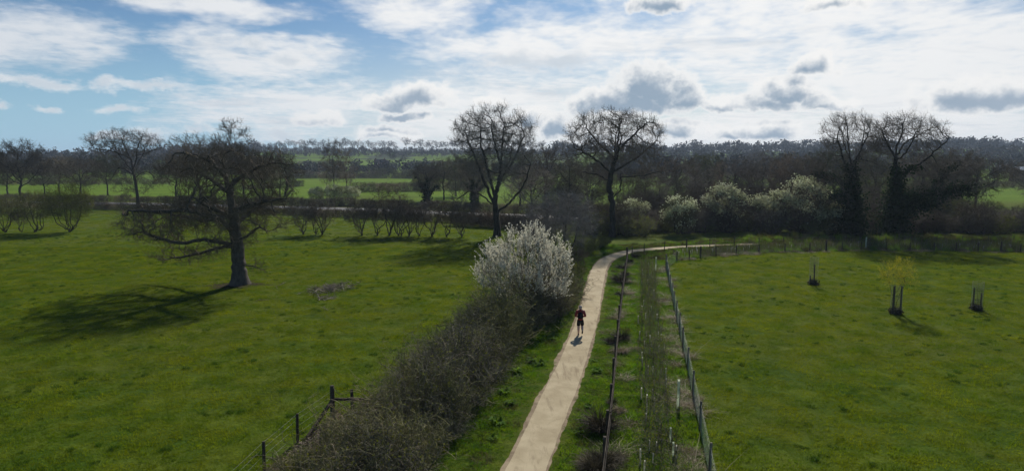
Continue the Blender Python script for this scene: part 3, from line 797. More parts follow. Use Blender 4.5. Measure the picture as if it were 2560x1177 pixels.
def mid_hero(bx, by, seed, label, name, lines_px, ells_px, n, top, bark='bark', twig='twig', dep=None, **kw):
    g0 = G(bx, by) if dep is None else AT(bx, dep); k = F_PX / g0[1]
    h0 = 588.5 + (CAM_H - g0[2]) / g0[1] * F_PX - math.tan(PITCH) * F_PX if False else by
    q = lambda px, py, y=0.0: ((px - bx) / k, y, (by - py) / k)
    lines = [[q(*p) for p in L] for L in lines_px]; lines[0][0] = (lines[0][0][0], 0, -.1)
    ells = [(*q(e[0], e[1], e[4] if len(e) > 4 else 0), e[2] / k, (e[5] if len(e) > 5 else e[2]) / k, e[3] / k, e[6] if len(e) > 6 else 1) for e in ells_px]
    a = dict(step=.42, infl=3.2, kill=.55, gnarl=.26, tip=.020, pexp=2.22, tw_per=4, tw_len=.9, tw_rad=.015, tw_thr=.06, subs=3, flare=.6, scale_r=1.1); a.update(kw)
    a['tw_rad'] = .0125; n = int(n * 1.5)
    pt = grow_tree(name, seed, lines, ells, n, bark=bark, twig=twig, **a)
    place('tree' if not name.startswith('oak') else 'oak_tree', pt, g0, label=label)
# the tall tree left of the path, whose limbs sweep upwards
mid_hero(1243, 591, 31, 'tall bare tree with pale upswept crown behind the white blossom bush', 'sweeping_tree',
         [[(1243, 591), (1243, 560), (1240, 525), (1238, 495), (1246, 460, .3), (1252, 420, .5), (1255, 380, .4), (1258, 340, .3), (1262, 310, .2)],
          [(1240, 520), (1222, 480, .5), (1205, 440, 1), (1190, 400, 1.2), (1172, 360, 1.6), (1162, 325, 2)],
          [(1244, 530), (1275, 505, -.5), (1300, 475, -1), (1318, 440, -1.5), (1325, 405, -2)],
          [(1248, 450), (1275, 415, .6), (1295, 375, 1.2), (1312, 335, 1.8)],
          [(1238, 490), (1225, 445, -1), (1215, 400, -2), (1205, 355, -2.6), (1205, 315, -3)],
          [(1252, 415), (1240, 370, -1), (1232, 330, -1.6), (1230, 300, -2)],
          [(1240, 515), (1205, 490, 1), (1175, 480, 2), (1150, 490, 2.5), (1135, 505, 2.8)],
          [(1246, 470), (1262, 430, 2), (1275, 395, 3.4), (1280, 360, 4.4)]],
         [(1235, 335, 105, 68, 0, 95, 1.3), (1175, 385, 45, 55, 1), (1305, 400, 42, 60, -1), (1160, 475, 45, 45, 2, 45, .7), (1290, 470, 50, 50, -1, 50, .7), (1240, 400, 80, 60, 3, 60, .8), (1240, 400, 80, 60, -3, 60, .8)],
         1350, 265, gnarl=.15, up=.10, tw_up=.3, tw_gnarl=.15, twig='twig_grey', tw_len=.95, scale_r=1.2, kill=.5)
# the round-headed oak beside the bend of the path
mid_hero(1531, 592, 32, 'dark round-headed bare oak with swollen trunk beside the path bend', 'oak_round',
         [[(1531, 592), (1531, 560), (1530, 525), (1526, 490), (1522, 465, .2), (1527, 435, .3), (1535, 405, .4), (1540, 370, .3), (1543, 335, .2), (1545, 310)],
          [(1528, 494), (1548, 478, .6), (1553, 455, .9), (1550, 430, 1.1), (1560, 405, 1.4)],
          [(1530, 440), (1505, 415, -.6), (1478, 395, -1.2), (1450, 380, -1.8), (1430, 372, -2)],
          [(1532, 430), (1565, 410, .7), (1595, 392, 1.4), (1625, 370, 2), (1645, 350, 2.2)],
          [(1536, 400), (1515, 375, 1), (1490, 350, 1.8), (1470, 325, 2.2)],
          [(1540, 380), (1565, 350, -.8), (1590, 325, -1.6), (1605, 310, -2)],
          [(1528, 455), (1500, 440, 2), (1470, 432, 3.4), (1445, 430, 4)],
          [(1550, 440), (1585, 440, -1.2), (1620, 432, -2), (1650, 425, -2.6)],
          [(1556, 470), (1575, 470, .5), (1592, 485, .7), (1600, 500, .8)],
          [(1534, 415), (1535, 385, -2.2), (1535, 355, -3.8)], [(1534, 415), (1540, 390, 2.4), (1545, 355, 3.8)]],
         [(1535, 340, 118, 62, 0, 100, 1.6), (1460, 370, 55, 45, -1), (1610, 365, 55, 50, 1), (1480, 425, 60, 30, 2, 55, .7), (1610, 430, 55, 28, -2, 50, .7), (1540, 390, 80, 40, 0, 90, .6)],
         1650, 275, gnarl=.27, up=.03, tw_up=.18, tw_gnarl=.22, scale_r=1.2, tw_len=.85)
# the umbrella-shaped oak by the road, left
mid_hero(345, 516, 33, 'flat-topped umbrella-shaped oak standing by the road hedge', 'oak_umbrella',
         [[(345, 516), (345, 490), (342, 460), (338, 430), (332, 405, .5), (322, 385, 1), (310, 365, 1.4), (305, 345, 1.4)],
          [(338, 425), (352, 400, -.6), (356, 380, -1), (366, 360, -1.2), (372, 345, -1)],
          [(340, 440), (315, 425, 1), (290, 420, 2), (268, 440, 3), (250, 465, 3.5)],
          [(340, 445), (365, 432, -1), (390, 430, -2), (405, 445, -2.4)],
          [(325, 392), (300, 380, -1), (275, 375, -2), (255, 372, -2.5)],
          [(354, 388), (380, 378, 1), (398, 372, 1.6)],
          [(338, 430), (335, 405, 3), (338, 380, 5)], [(338, 430), (338, 405, -3), (335, 385, -5)]],
         [(320, 360, 88, 36, 0, 95, 1.7), (375, 362, 40, 28, -1), (280, 430, 50, 40, 1.5, 60, .9), (385, 440, 38, 30, -1, 50, .7), (330, 470, 60, 20, 0, 50, .4)],
         1000, 318, gnarl=.32, tw_len=.95, tw_rad=.015, step=.5, kill=.75, infl=4, bark='bark')
# ivy-clad pair and their reaching limb on the right
mid_hero(2128, 592, 34, 'ivy-clad tree with broom-like upright crown, left one of the pair', 'ivy_tree',
         [[(2128, 592), (2126, 540), (2124, 490), (2122, 440), (2118, 400, .3), (2112, 360, .5), (2108, 325, .5)],
          [(2122, 430), (2140, 395, .6), (2152, 355, 1), (2158, 320, 1.2)], [(2122, 440), (2095, 405, -.6), (2080, 370, -1), (2068, 340, -1.2)],
          [(2124, 470), (2095, 450, 1), (2070, 440, 2), (2050, 430, 2.6)], [(2120, 410), (2125, 370, -2), (2130, 330, -3)], [(2120, 410), (2120, 370, 2), (2118, 330, 3)],
          [(2126, 500), (2085, 490, -1), (2060, 490, -2)]],
         [(2112, 345, 74, 58, 0, 70, 1.5), (2075, 430, 50, 45, 1, 60), (2140, 430, 45, 50, -1, 55, .8), (2070, 490, 40, 35, -1, 40, .7)],
         1200, 290, gnarl=.16, up=.12, tw_up=.35, tw_gnarl=.14, ivy=(9.5, 1.15, 15000), ivy_size=.26, tw_len=1.0)
mid_hero(2232, 592, 35, 'ivy-clad oak with open crown, right one of the pair', 'oak_ivy',
         [[(2232, 592), (2232, 540), (2232, 480), (2230, 430), (2230, 395, .3), (2232, 360, .3), (2238, 330), (2240, 310)],
          [(2230, 390), (2255, 360, .8), (2285, 345, 1.4), (2310, 330, 1.8)], [(2230, 400), (2205, 372, -.6), (2185, 350, -1.2), (2175, 330, -1.5)],
          [(2232, 440), (2270, 415, -1), (2300, 380, -2), (2330, 345, -2.4)], [(2234, 400), (2235, 370, 2.4), (2238, 340, 3.6)], [(2234, 400), (2232, 370, -2.4), (2230, 340, -3.6)],
          [(2234, 510), (2280, 495, .6), (2330, 485, 1), (2380, 478, 1.2), (2430, 468, 1.4)], [(2330, 485), (2350, 455, 1), (2375, 425, 1.2), (2400, 400, 1.4)],
          [(2234, 530), (2275, 520, -1), (2310, 505, -1.8), (2350, 510, -2.2)]],
         [(2248, 345, 100, 56, 0, 85, 1.6), (2310, 340, 38, 32, 1), (2190, 360, 38, 40, -1), (2380, 440, 75, 55, 1, 60, 1.1), (2300, 440, 60, 50, 0, 60, .9), (2420, 490, 60, 28, 1, 35, .7), (2330, 515, 45, 25, -2, 30, .6)],
         2000, 290, gnarl=.22, tw_gnarl=.18, tw_up=.24, ivy=(9.5, 1.15, 17000), ivy_size=.26, tw_len=.9)

# ------------------------------------------------------------------ stock of ordinary trees and shrubs, several moulds each
def std_oak(seed, h=13.0, w=6.0, n=650, **kw):
    n = int(n * 1.4)
    g = np.random.default_rng(seed)
    b = [[(0, 0, -.1), (.1, 0, h * .2), (g.uniform(-.5, .5), 0, h * .4), (g.uniform(-.6, .6), .2, h * .62), (g.uniform(-.8, .8), 0, h * .85)]]
    L = b + limb_set(g, None, 7, h * .26, h * .6, w * .75, h * .22)
    E = [(0, 0, h * .68, w, w, h * .31, 1.5), (w * .45, .5, h * .52, w * .5, w * .6, h * .22), (-w * .45, -.5, h * .5, w * .5, w * .6, h * .22)]
    a = dict(step=.5, infl=4, kill=.75, gnarl=.3, tip=.022, pexp=2.25, tw_per=6, tw_len=1.05, tw_rad=.019, tw_thr=.075, tw_gnarl=.22, flare=.5); a.update(kw)
    return grow_tree('broad_tree', seed, L, E, n, **a)
def slim_tree(seed, h=13.0, w=2.6, n=320, **kw):
    g = np.random.default_rng(seed)
    L = [[(0, 0, -.1), (g.uniform(-.2, .2), 0, h * .3), (g.uniform(-.5, .5), g.uniform(-.3, .3), h * .6), (g.uniform(-.6, .6), 0, h * .95)]] + limb_set(g, None, 7, h * .35, h * .8, w * .7, h * .16)
    a = dict(step=.5, infl=4, kill=.75, gnarl=.22, up=.12, tip=.015, tw_per=7, tw_len=.9, tw_rad=.017, tw_thr=.05, tw_up=.3, tw_gnarl=.18, flare=.3); a.update(kw)
    return grow_tree('slim_tree', seed, L, [(0, 0, h * .7, w, w, h * .34), (0, 0, h * .5, w * 1.1, w * 1.1, h * .2, .6)], n, **a)
def multi_stem(seed, h=4.0, w=2.0, stems=5, n=420, base=.35, clear=.35, name='multi_stem', **kw):
    g = np.random.default_rng(seed); L = []
    for k in range(stems):
        a = k * 2 * PI / stems + g.uniform(-.5, .5); r0 = base * g.uniform(.3, 1); r1 = w * g.uniform(.35, .75); c, s = math.cos(a), math.sin(a); w1, w2 = g.normal(0, .16, 2)
        L.append([(c * r0 * .4, s * r0 * .4, -.08 if k == 0 else .12), (c * r0 + w1, s * r0 + w2, h * clear * .5), (c * (r0 + r1) * .5 - w2, s * (r0 + r1) * .5 + w1, h * clear * 1.1), (c * r1, s * r1, h * .72)])
    E = [(0, 0, h * (.5 + clear * .5), w, w, h * (.5 - clear * .5) * 1.02, 1.4)]
    a = dict(step=.24, infl=2.2, kill=.36, gnarl=.34, tip=.013, tw_per=4, tw_len=.52, tw_rad=.0115, tw_thr=.04, subs=2, tw_gnarl=.25, flare=.3); a.update(kw)
    return grow_tree(name, seed, L, E, n, **a)

OAKS = [std_oak(101), std_oak(102, 12, 5.4, 560, twig='twig_warm'), std_oak(103, 11, 6.2, 620), std_oak(104, 13, 4.4, 520, twig='twig_olive')]
SLIM = [slim_tree(111), slim_tree(112, 11.5, 2.2, 260, twig='twig_warm'), slim_tree(113, 12.5, 3.0, 340)]
HAW = [multi_stem(121), multi_stem(122, 4.2, 1.8, 4, 380), multi_stem(123, 3.8, 2.2, 6, 420), multi_stem(124, 5.6, 2.0, 4, 440)]
BUSHY = [multi_stem(131, 6.4, 3.2, 8, 620, .7, .22, twig='twig_olive', tw_len=.7, up=.05, leaves=('bud_leaf', 4200, .09, 'young_leaves')),
         multi_stem(132, 5.6, 2.6, 6, 520, .6, .25, twig='twig_olive', tw_len=.6, leaves=('bud_leaf', 1600, .09, 'young_leaves'))]
SCRUB = [multi_stem(141, 3.2, 2.4, 9, 460, 1.3, .1, tw_len=.6), multi_stem(142, 2.6, 2.6, 9, 460, 1.5, .08, tw_len=.55, twig='twig_olive', leaves=('bud_leaf', 1500, .10, 'young_leaves')),
         multi_stem(143, 4.4, 2.6, 8, 520, 1.2, .12, tw_len=.7)]
MAYB = [multi_stem(151, 6.6, 3.2, 7, 620, .9, .18, tw_len=.9, up=.0, leaves=('blossom_green', 13000, .12, 'blossom')),
        multi_stem(152, 5.4, 2.8, 6, 540, .9, .16, tw_len=.8, twig='twig_olive', leaves=('blossom_green', 8500, .12, 'blossom'))]
# ------------------------------------------------------------------ trees and shrubs, each where it stands
# hawthorns in the row across the left pasture
HAWROW = [(757, 587, 0, .95, 'small hawthorn with crossed low stems nearest the great oak'), (790, 587, 1, .75, 'thin upright hawthorn stem beside the dense fan-shaped hawthorn'), (806, 587, 2, 1.0, 'dense fan-shaped hawthorn, third in the row from the oak'),
          (903, 589, 2, 1.0, 'wide twisted hawthorn at the near end of the long group'), (944, 589, 1, .95, 'hawthorn with two leaning stems beside the wide twisted one'), (974, 589, 3, 1.05, 'tallest hawthorn of the pasture row'), (995, 590, 1, .95, 'slender forked hawthorn next to the tallest one'),
          (1004, 590, 1, .85, 'straight thin hawthorn in the middle of the long group'), (1023, 590, 2, .95, 'vase-shaped hawthorn in the middle of the long group'), (1047, 590, 1, .8, 'single-stemmed hawthorn after the vase-shaped one'),
          (1082, 591, 0, 1.0, 'broad V-shaped hawthorn, third from the end by the tall tree'), (1118, 592, 1, .9, 'small forked hawthorn, second from the end by the tall tree'), (1154, 593, 0, .85, 'leaning hawthorn at the end of the row by the tall tree')]
for k, (px, py, v, s, lb) in enumerate(HAWROW): place('hawthorn_tree', HAW[v], G(px, py), k * 2.1, s * 1.22, lb, 'tree', 'hawthorns in a row across the pasture')
for k, (px, py, v, s, lb) in enumerate([(-25, 580, 1, 1.0, 'bushy tree cut by the frame at the end of the green row'), (12, 581, 1, .95, 'round bushy tree at the outer end of the green row'), (93, 580, 1, 1.05, 'bushy tree with bent stems in the middle of the green row'), (172, 580, 0, 1.08, 'largest rounded olive-green bushy tree in the pasture')]):
    place('bushy_tree', BUSHY[v], G(px, py), k * 1.7 + .4, s, lb, 'tree', 'bushy trees at the pasture edge')
place('hawthorn_tree', HAW[1], G(53, 581), 1, .8, 'thin upright stem between the olive-green bushy trees', 'tree')

T_ = []
def put(kind, px, d, rz, sc, label, group=None, name='tree', cat='tree', z=0):
    loc = AT(px, d); place(name, kind, (loc[0], loc[1], loc[2] + z), rz, sc, label, cat, group)
# by the road, left
put(OAKS[0], 50, 158, .4, 1.12, 'broad bare oak behind the olive-green bushy trees, far left', name='oak_tree')
put(OAKS[3], -40, 175, 2.0, 1.1, 'bare oak cut off by the left edge of the picture', name='oak_tree')
put(OAKS[2], 112, 200, 1.2, .8, 'small crooked tree in the green field beyond the road')
put(OAKS[2], 203, 172, 2.7, .98, 'gnarled half-dead oak left of the umbrella-shaped oak', name='oak_tree')
put(OAKS[1], 500, 152, .9, 1.32, 'wide bare oak seen over the great oak crown', name='oak_tree')
put(OAKS[0], 610, 178, 2.6, 1.05, 'bare oak half hidden behind the right side of the great oak', name='oak_tree')
put(SLIM[2], 585, 158, .2, 1.5, 'tall wispy tree rising above the great oak')
put(SLIM[0], 838, 163, .3, 1.10, 'tallest of three slim trees in the roadside blossom thicket', 'slim roadside trees')
put(SLIM[1], 818, 160, 1.3, .9, 'short slim tree on the oak side of the three roadside ones', 'slim roadside trees')
put(SLIM[1], 868, 158, 2.3, 1.05, 'leaning slim tree on the far side of the three roadside ones', 'slim roadside trees')
ivt = std_oak(161, 9.5, 3.6, 420, ivy=(6.5, .55, 5200), ivy_size=.26, scale_r=1.2)
put(ivt, 1066, 148, 0, 1.0, 'small oak with ivy-wrapped trunk beyond the road hedge', name='oak_tree')
put(ivt, 1185, 138, 2, .95, 'ivy-covered leaning tree behind the tall pale-crowned tree')
put(OAKS[0], 1368, 122, 3.4, .98, 'spreading oak between the tall tree and the round oak', name='oak_tree')
put(OAKS[2], 1300, 150, 1.1, .85, 'low bare oak just behind the tall pale-crowned tree', name='oak_tree')
put(OAKS[3], 1140, 190, 2.1, .9, 'bare tree behind and beside the tall pale-crowned tree')
for px, d, v, sc, lb in ((1330, 112, 1, .78, 'brownish tree behind the blossom bush and tall tree'), (1425, 116, 3, .82, 'olive-tinged tree between tall tree and round oak'), (1470, 128, 2, .85, 'low spreading tree just left of the round oak'), (1195, 160, 1, .9, 'brownish tree half hidden by the tall tree'), (1110, 172, 0, .8, 'broad tree left of the tall tree beyond the road'),
                     (700, 186, 3, .85, 'olive-tinged tree right of the great oak beyond the road'), (660, 168, 1, .85, 'brownish tree at the right fringe of the great oak'), (440, 186, 0, .95, 'broad tree between umbrella oak and great oak'), (270, 196, 3, .95, 'dim tree left of the umbrella oak beyond the road'), (150, 205, 1, .95, 'brownish tree behind the largest bushy tree'), (20, 196, 2, .95, 'spreading tree behind the far left oak')):
    put(OAKS[v], px, d, px * .53, sc, lb, 'trees scattered beyond the pasture')
# the belt on the right between pasture and road
BELT = [(1610, 118, 'S1', .75), (1650, 108, 'S0', .62), (1690, 125, 'O1', .8), (1735, 112, 'S2', .68), (1765, 135, 'O3', .80), (1800, 118, 'S1', .75), (1838, 126, 'O2', .86), (1880, 112, 'S2', .62), (1905, 140, 'O0', .82),
        (1948, 120, 'S1', .78), (1985, 130, 'O1', .85), (2030, 118, 'S0', .70), (2062, 140, 'O3', .86), (2310, 125, 'O2', .92), (2370, 135, 'O1', .95), (2440, 128, 'O2', .90), (2185, 116, 'O3', .85)]
BLB = ['slim reddish tree just right of the round oak', 'slender tree behind the small blossom thorn by the round oak', 'brownish spreading tree behind the pale thorns', 'thin many-branched tree in the middle of the belt',
       'olive-tinged tree high in the middle of the belt', 'slim brown tree behind the brightest thorn', 'low spreading dark tree in the middle of the belt', 'thin grey tree between the two blossoming thorns', 'broad dark tree seen over the thorns',
       'slim brown tree behind the largest thorn', 'brownish broad tree behind the largest thorn', 'slender tree at the ivy end of the largest thorn', 'olive-tinged broad tree just before the ivy pair', 'spreading tree behind the ivy oak limb', 'brownish broad tree right of the ivy pair', 'dark low tree at the far right of the belt', 'olive-tinged tree between the two ivy trunks']
for (px, d, kd, sc), lb in zip(BELT, BLB):
    sc *= 1.12
    put({'S': SLIM, 'O': OAKS}[kd[0]][int(kd[1])], px, d, px * .37, sc, lb, 'bare trees in the belt behind the pasture')
put(OAKS[2], 2590, 132, 1.0, .95, 'bare tree reaching in at the right edge of the picture')
# blossoming thorns
for px, d, v, sc, lb in ((1585, 98, 1, .85, 'faint blossoming thorn beside the round oak trunk'), (1700, 94, 1, .95, 'grey-white blossoming thorn, second from the round oak'), (1812, 97, 0, .98, 'pale blossoming thorn tree with drooping bright sprays'),
                         (1930, 98, 1, 1.05, 'blossoming thorn joined to the biggest one'), (2010, 95, 0, 1.12, 'biggest rounded blossoming thorn left of the ivy trees'), (2078, 93, 1, 1.0, 'low blossoming thorn against the ivy trunks')):
    put(MAYB[v], px, d, px * .7, sc, lb, 'blossoming thorns along the pasture edge', 'blossom_thorn', 'shrub')
# taller bare bushes filling the belt between the thorns and the road
for k, (px, d, v, sc, lb) in enumerate([(1600, 104, 2, 1.35, 'tall bare bush behind the round oak trunk'), (1655, 103, 0, 1.6, 'brown bare bush between the first two thorns'), (1740, 106, 2, 1.45, 'brown bare bush behind the second thorn'), (1790, 110, 0, 1.7, 'tall bare bush behind the brightest thorn'),
        (1860, 104, 2, 1.55, 'bare bush in the dip between the thorns'), (1900, 112, 0, 1.8, 'tall dark bush behind the gap in the thorns'), (1970, 108, 2, 1.6, 'tall dark bush behind the biggest thorn'), (2050, 106, 0, 1.7, 'dark bush behind the low thorn'), (2180, 102, 2, 1.5, 'dark bush between the ivy trunks'),
        (2290, 106, 2, 1.5, 'dark bush right of the ivy oak trunk'), (2350, 112, 0, 1.6, 'dark bush beneath the reaching limb'), (1480, 104, 0, 1.2, 'bare bush left of the round oak trunk')]):
    put(SCRUB[v], px, d, px * .41, sc, lb, 'bare bushes in the belt', 'bush', 'bush')
for k, (px, d, lb) in enumerate([(1400, 119, 'roadside bush left of the round oak'), (1445, 122, 'roadside bush seen beside the bare grey bush'), (1560, 121, 'roadside bush just right of the round oak trunk'), (1630, 123, 'roadside bush behind the first thorn'), (1715, 121, 'roadside bush behind the second thorn'), (1780, 124, 'roadside bush left of the brightest thorn'), (1850, 121, 'roadside bush in the gap of the thorns'),
        (1925, 123, 'roadside bush above the joined thorn'), (2000, 121, 'roadside bush above the biggest thorn'), (2090, 123, 'roadside bush left of the ivy pair'), (2200, 121, 'roadside bush seen between the ivy trunks'), (2330, 122, 'roadside bush under the reaching limb')]):
    put(SCRUB[(2, 0)[k % 2]], px, d, k * 1.9, 1.55 + .25 * (k % 3), lb, 'roadside bushes behind the belt', 'bush', 'bush')
# dark scrub filling the belt's foot
g = np.random.default_rng(77)
sx = np.linspace(1480, 2600, 30); SCN = 0
UND = empty('scrub_hedge', (0, 0, 0)); tag(UND, 'dark tangled scrub along the foot of the tree belt', 'hedge')
def bits(root, protos, px, d, sc, rz, name='shrub'):
    loc = AT(px, d)
    for k, me in protos.items():
        o = obj(name, me, root); o.location = loc; o.rotation_euler = (0, 0, rz); o.scale = (sc,) * 3; o['kind'] = 'stuff'
for k, x in enumerate(np.linspace(1470, 2640, 40)):
    bits(UND, SCRUB[k % 3], x + g.uniform(-10, 10), 92 + g.uniform(-1.5, 5) + 2.5 * (x > 1600), g.uniform(.75, 1.15), g.uniform(0, 6))
for k, x in enumerate(np.linspace(1500, 2640, 28)):
    bits(UND, SCRUB[(k + 1) % 3], x + g.uniform(-10, 10), 101 + g.uniform(-2, 4), g.uniform(.8, 1.1), g.uniform(0, 6))
for px, d, v, sc, lb in ((2300, 98, 1, 1.15, 'olive scrub bush under the ivy oak limb'), (2400, 100, 1, 1.1, 'olive bush below the reaching limb tip'), (2480, 103, 0, .85, 'twiggy bush before the bright field at far right')):
    put(BUSHY[v], px, d, px * .3, sc * .75, lb, None, 'bush', 'bush')

# ---- the white blossom bush by the path
def wand_bush():
    g = np.random.default_rng(41); loc = AT(1317, 45.0); h, w = 5.9, 3.15
    L = []
    for k in range(11):
        a = k * 2.4; r1 = w * g.uniform(.3, .8); c, s = math.cos(a), math.sin(a)
        L.append([(c * .2, s * .2, -.1 if k == 0 else .1), (c * .5, s * .5, .9), (c * r1 * .8, s * r1 * .8, h * .42), (c * r1, s * r1, h * .72)])
    pos, par = skeleton(g, L, .24)
    E = [(-.2, 0, 3.1, w, w, 2.2, 1.4), (.2, 0, 1.9, w * .85, w * .85, 1.7), (.35, 0, 4.5, w * .55, w * .6, 1.5), (1.5, -.3, 3.2, 1.7, 1.6, 1.4, .8), (-1.7, .2, 2.6, 1.6, 1.6, 1.3, .8)]
    P, par = colonize(g, ellipsoids(g, E, 1300, .5), pos, par, .24, 2.2, .36, gnarl=.3, up=.05)
    r = radii(par, .010, 2.3); thick, thin, d = skin(P, par, r, .2)
    m = np.where(r < .024)[0]; m = np.repeat(m, 4); out = unit((P[m] - np.array((0, 0, 1.6))) / np.array((w, w, 3)))
    D = unit(out * .55 + np.array((0, 0, .85)) + g.normal(0, .30, (len(m), 3)))
    W = walk(g, P[m], D, .66 * g.uniform(.35, 1.5, len(m)), 5, .15, (0, 0, .06))
    tw = tubes(W, np.linspace(1, .4, 5)[None] * .009 * np.ones((len(m), 1)), 2)
    # blossom all along the wands, thickest on the outer, sunnier ones
    rel = np.linalg.norm((W[:, -1] - np.array((0, 0, 3.0))) / np.array((w, w, 2.9)), axis=1)
    take = (g.uniform(0, 1, len(W)) < np.clip((rel - .34) * 2.1, .12, .97)) & (W[:, -1, 2] > 1.0)
    B = W[:, -1] * 1.9; take &= (np.sin(B[:, 0] + np.sin(B[:, 2])) * np.sin(B[:, 1] + .7) + .8 * np.sin(B[:, 2] * 1.2 + B[:, 0] * .7 + .5) > -.55 + g.normal(0, .35, len(W)))
    Wb = W[take]; N = len(Wb); per = 20
    f = g.uniform(.15, 1.02, (N, per)) * 4; i0 = np.clip(f.astype(int), 0, 3); fr = (f - i0)[..., None]
    q = Wb[np.arange(N)[:, None], i0] * (1 - fr) + Wb[np.arange(N)[:, None], i0 + 1] * fr
    q = q.reshape(-1, 3) + g.normal(0, .022, (N * per, 3))
    parts = {'trunk': mesh_np('wand_stem', thick or thin, M['bark']), 'twigs': mesh_np('wand_twigs', thin + tw, M['twig_grey']),
             'blossom': mesh_np('wand_blossom', [flakes(g, q, .054, 1.3)], M['blossom'])}
    place('blossom_bush', parts, loc, 0, 1, 'large rounded bush covered in white blossom beside the path', 'bush')
wand_bush()
# bare grey bush beyond it and lower scrub down to the path
bare = multi_stem(171, 6.2, 3.7, 9, 950, .9, .14, tw_len=.75, tw_per=6, twig='twig_grey', name='bare_bush', step=.28, kill=.42)
put(bare, 1400, 71, .6, 1.12, 'big bare grey bush behind the white blossom bush', None, 'bush', 'bush')
for px, d, v, sc, lb in ((1340, 76, 0, .95, 'low scrub shrub left of the bare grey bush'), (1462, 75, 1, .62, 'low bramble mound at the foot of the bare grey bush'), (1500, 80, 1, .55, 'low bramble mound on the outside of the path bend'), (1442, 66, 0, .55, 'small dark scrub clump between bare bush and path'),
                         (1430, 58, 1, .6, 'small scrub clump beside the white blossom bush')):
    put(SCRUB[v], px, d, px * .9, sc, lb, None, 'scrub_bush', 'bush')

# ---- the untrimmed hedge in front, clump by clump
def thorn_clump(seed, h, w, n, mat, leaf=None, arch=.0):
    g = np.random.default_rng(seed)
    r = w * np.sqrt(g.uniform(0, 1, n)); a = g.uniform(0, 2 * PI, n)
    hh = h * np.sqrt(np.clip(1 - (r / w) ** 2 * .75, 0, 1)) * g.uniform(.55, 1.12, n)
    O = np.column_stack((r * np.cos(a) * .85, r * np.sin(a) * .85, np.zeros(n) - .03))
    D = unit(np.column_stack((np.cos(a) * r / w * .45, np.sin(a) * r / w * .45, np.ones(n))) + g.normal(0, .22, (n, 3)))
    W = walk(g, O, D, hh * 1.1, 6, .2, (0, 0, -arch))
    out = tubes(W, np.linspace(1, .35, 6)[None] * .020 * g.uniform(.6, 1.3, (n, 1)), 3)
    allp = [W.reshape(-1, 3)]
    q = np.repeat(np.arange(n), 9); j = g.integers(1, 6, len(q)); O2 = W[q, j]; D2 = unit(g.normal(0, 1, (len(q), 3)) * np.array((1, 1, .75)) + np.array((0, 0, .35)))
    W2 = walk(g, O2, D2, g.uniform(.25, .75, len(q)), 4, .3, (0, 0, -arch * .5)); out += tubes(W2, np.array([[1, .8, .6, .3]]) * .0105 * np.ones((len(q), 1)), 3)
    q = np.repeat(np.arange(len(W2)), 2); O3 = W2[q, g.integers(1, 4, len(q))]; W3 = walk(g, O3, g.normal(0, 1, (len(q), 3)), g.uniform(.12, .34, len(q)), 3, .4); out += tubes(W3, np.array([[1, .7, .4]]) * .0065 * np.ones((len(q), 1)), 2)
    parts = {'a': mesh_np('thorn_clump', out, M[mat])}
    m = 9; a = g.uniform(0, 2 * PI, m); O4 = np.column_stack((np.cos(a) * w * .4, np.sin(a) * w * .4, g.uniform(.3, .9, m) * h * .7))
    W4 = walk(g, O4, np.column_stack((np.cos(a), np.sin(a), np.full(m, 1.3))), g.uniform(.9, 1.9, m), 7, .10, (0, 0, -.26)); parts['c'] = mesh_np('thorn_cane', tubes(W4, np.linspace(1, .5, 7)[None] * .010 * np.ones((m, 1)), 3), M['cane'])
    if leaf:
        L = np.concatenate((W2.reshape(-1, 3), W3.reshape(-1, 3))); parts['b'] = mesh_np('thorn_leaf', [flakes(g, L[g.integers(0, len(L), leaf[1])], leaf[2])], M[leaf[0]])
    return parts
THORN = [thorn_clump(201, 2.5, 1.35, 70, 'hedge_twig', ('bud_leaf', 1100, .05)), thorn_clump(202, 2.2, 1.4, 75, 'hedge_twig', ('bud_leaf', 2000, .05)), thorn_clump(203, 2.7, 1.2, 80, 'moss_twig', ('bud_leaf', 900, .05))]
BRAM = [thorn_clump(211, 1.25, 1.2, 60, 'moss_twig', ('bud_leaf', 1300, .06), .14), thorn_clump(212, 1.0, 1.3, 60, 'twig_warm', ('bud_leaf', 1300, .06), .18)]
HEDGE = empty('hedge', (-4, 26, 0)); tag(HEDGE, 'untrimmed brown thorn hedge running beside the path to the blossom bush', 'hedge')
def clump(root, parts, x, y, sc, rz, zs=1.0, nm='shrub'):
    for k, me in parts.items():
        o = obj({'a': nm, 'b': 'young_leaves', 'c': 'cane'}[k], me, root); o.location = (x - root.location.x, y - root.location.y, 0); o.rotation_euler = (0, 0, rz); o.scale = (sc, sc, sc * zs); o['kind'] = 'stuff'
def build_hedge():
    g = np.random.default_rng(55)
    ys = [15, 18, 22, 25, 28, 32, 36, 40, 44, 48, 53]; lo = [-6.4, -7.2, -7.3, -6.4, -5.2, -4.0, -3.0, -2.4, -1.8, -.2, 1.8]; hi = [-3.9, -3.5, -3.1, -2.4, -1.8, -1.1, -.5, .6, 2.6, 4.0, 4.8]
    y = 15.2; i = 0
    while y < 53:
        a, b = np.interp(y, ys, lo), np.interp(y, ys, hi); n = max(2, int((b - a) / .95) + 1)
        for k in range(n):
            f = (k + .5) / n; x = a + (b - a) * f + g.uniform(-.3, .3); yy = y + g.uniform(-.4, .4)
            tall = np.clip(1 - abs(f - .62) * 1.2, .45, 1.0)
            low = f < .45 and y < 27.5
            clump(HEDGE, (BRAM if low else THORN)[i % (2 if low else 3)], x, yy, g.uniform(.6, 1.12) * (1 if low else .55 + .5 * tall), g.uniform(0, 6.3), g.uniform(.62, 1.32)); i += 1
        y += 1.0
build_hedge()

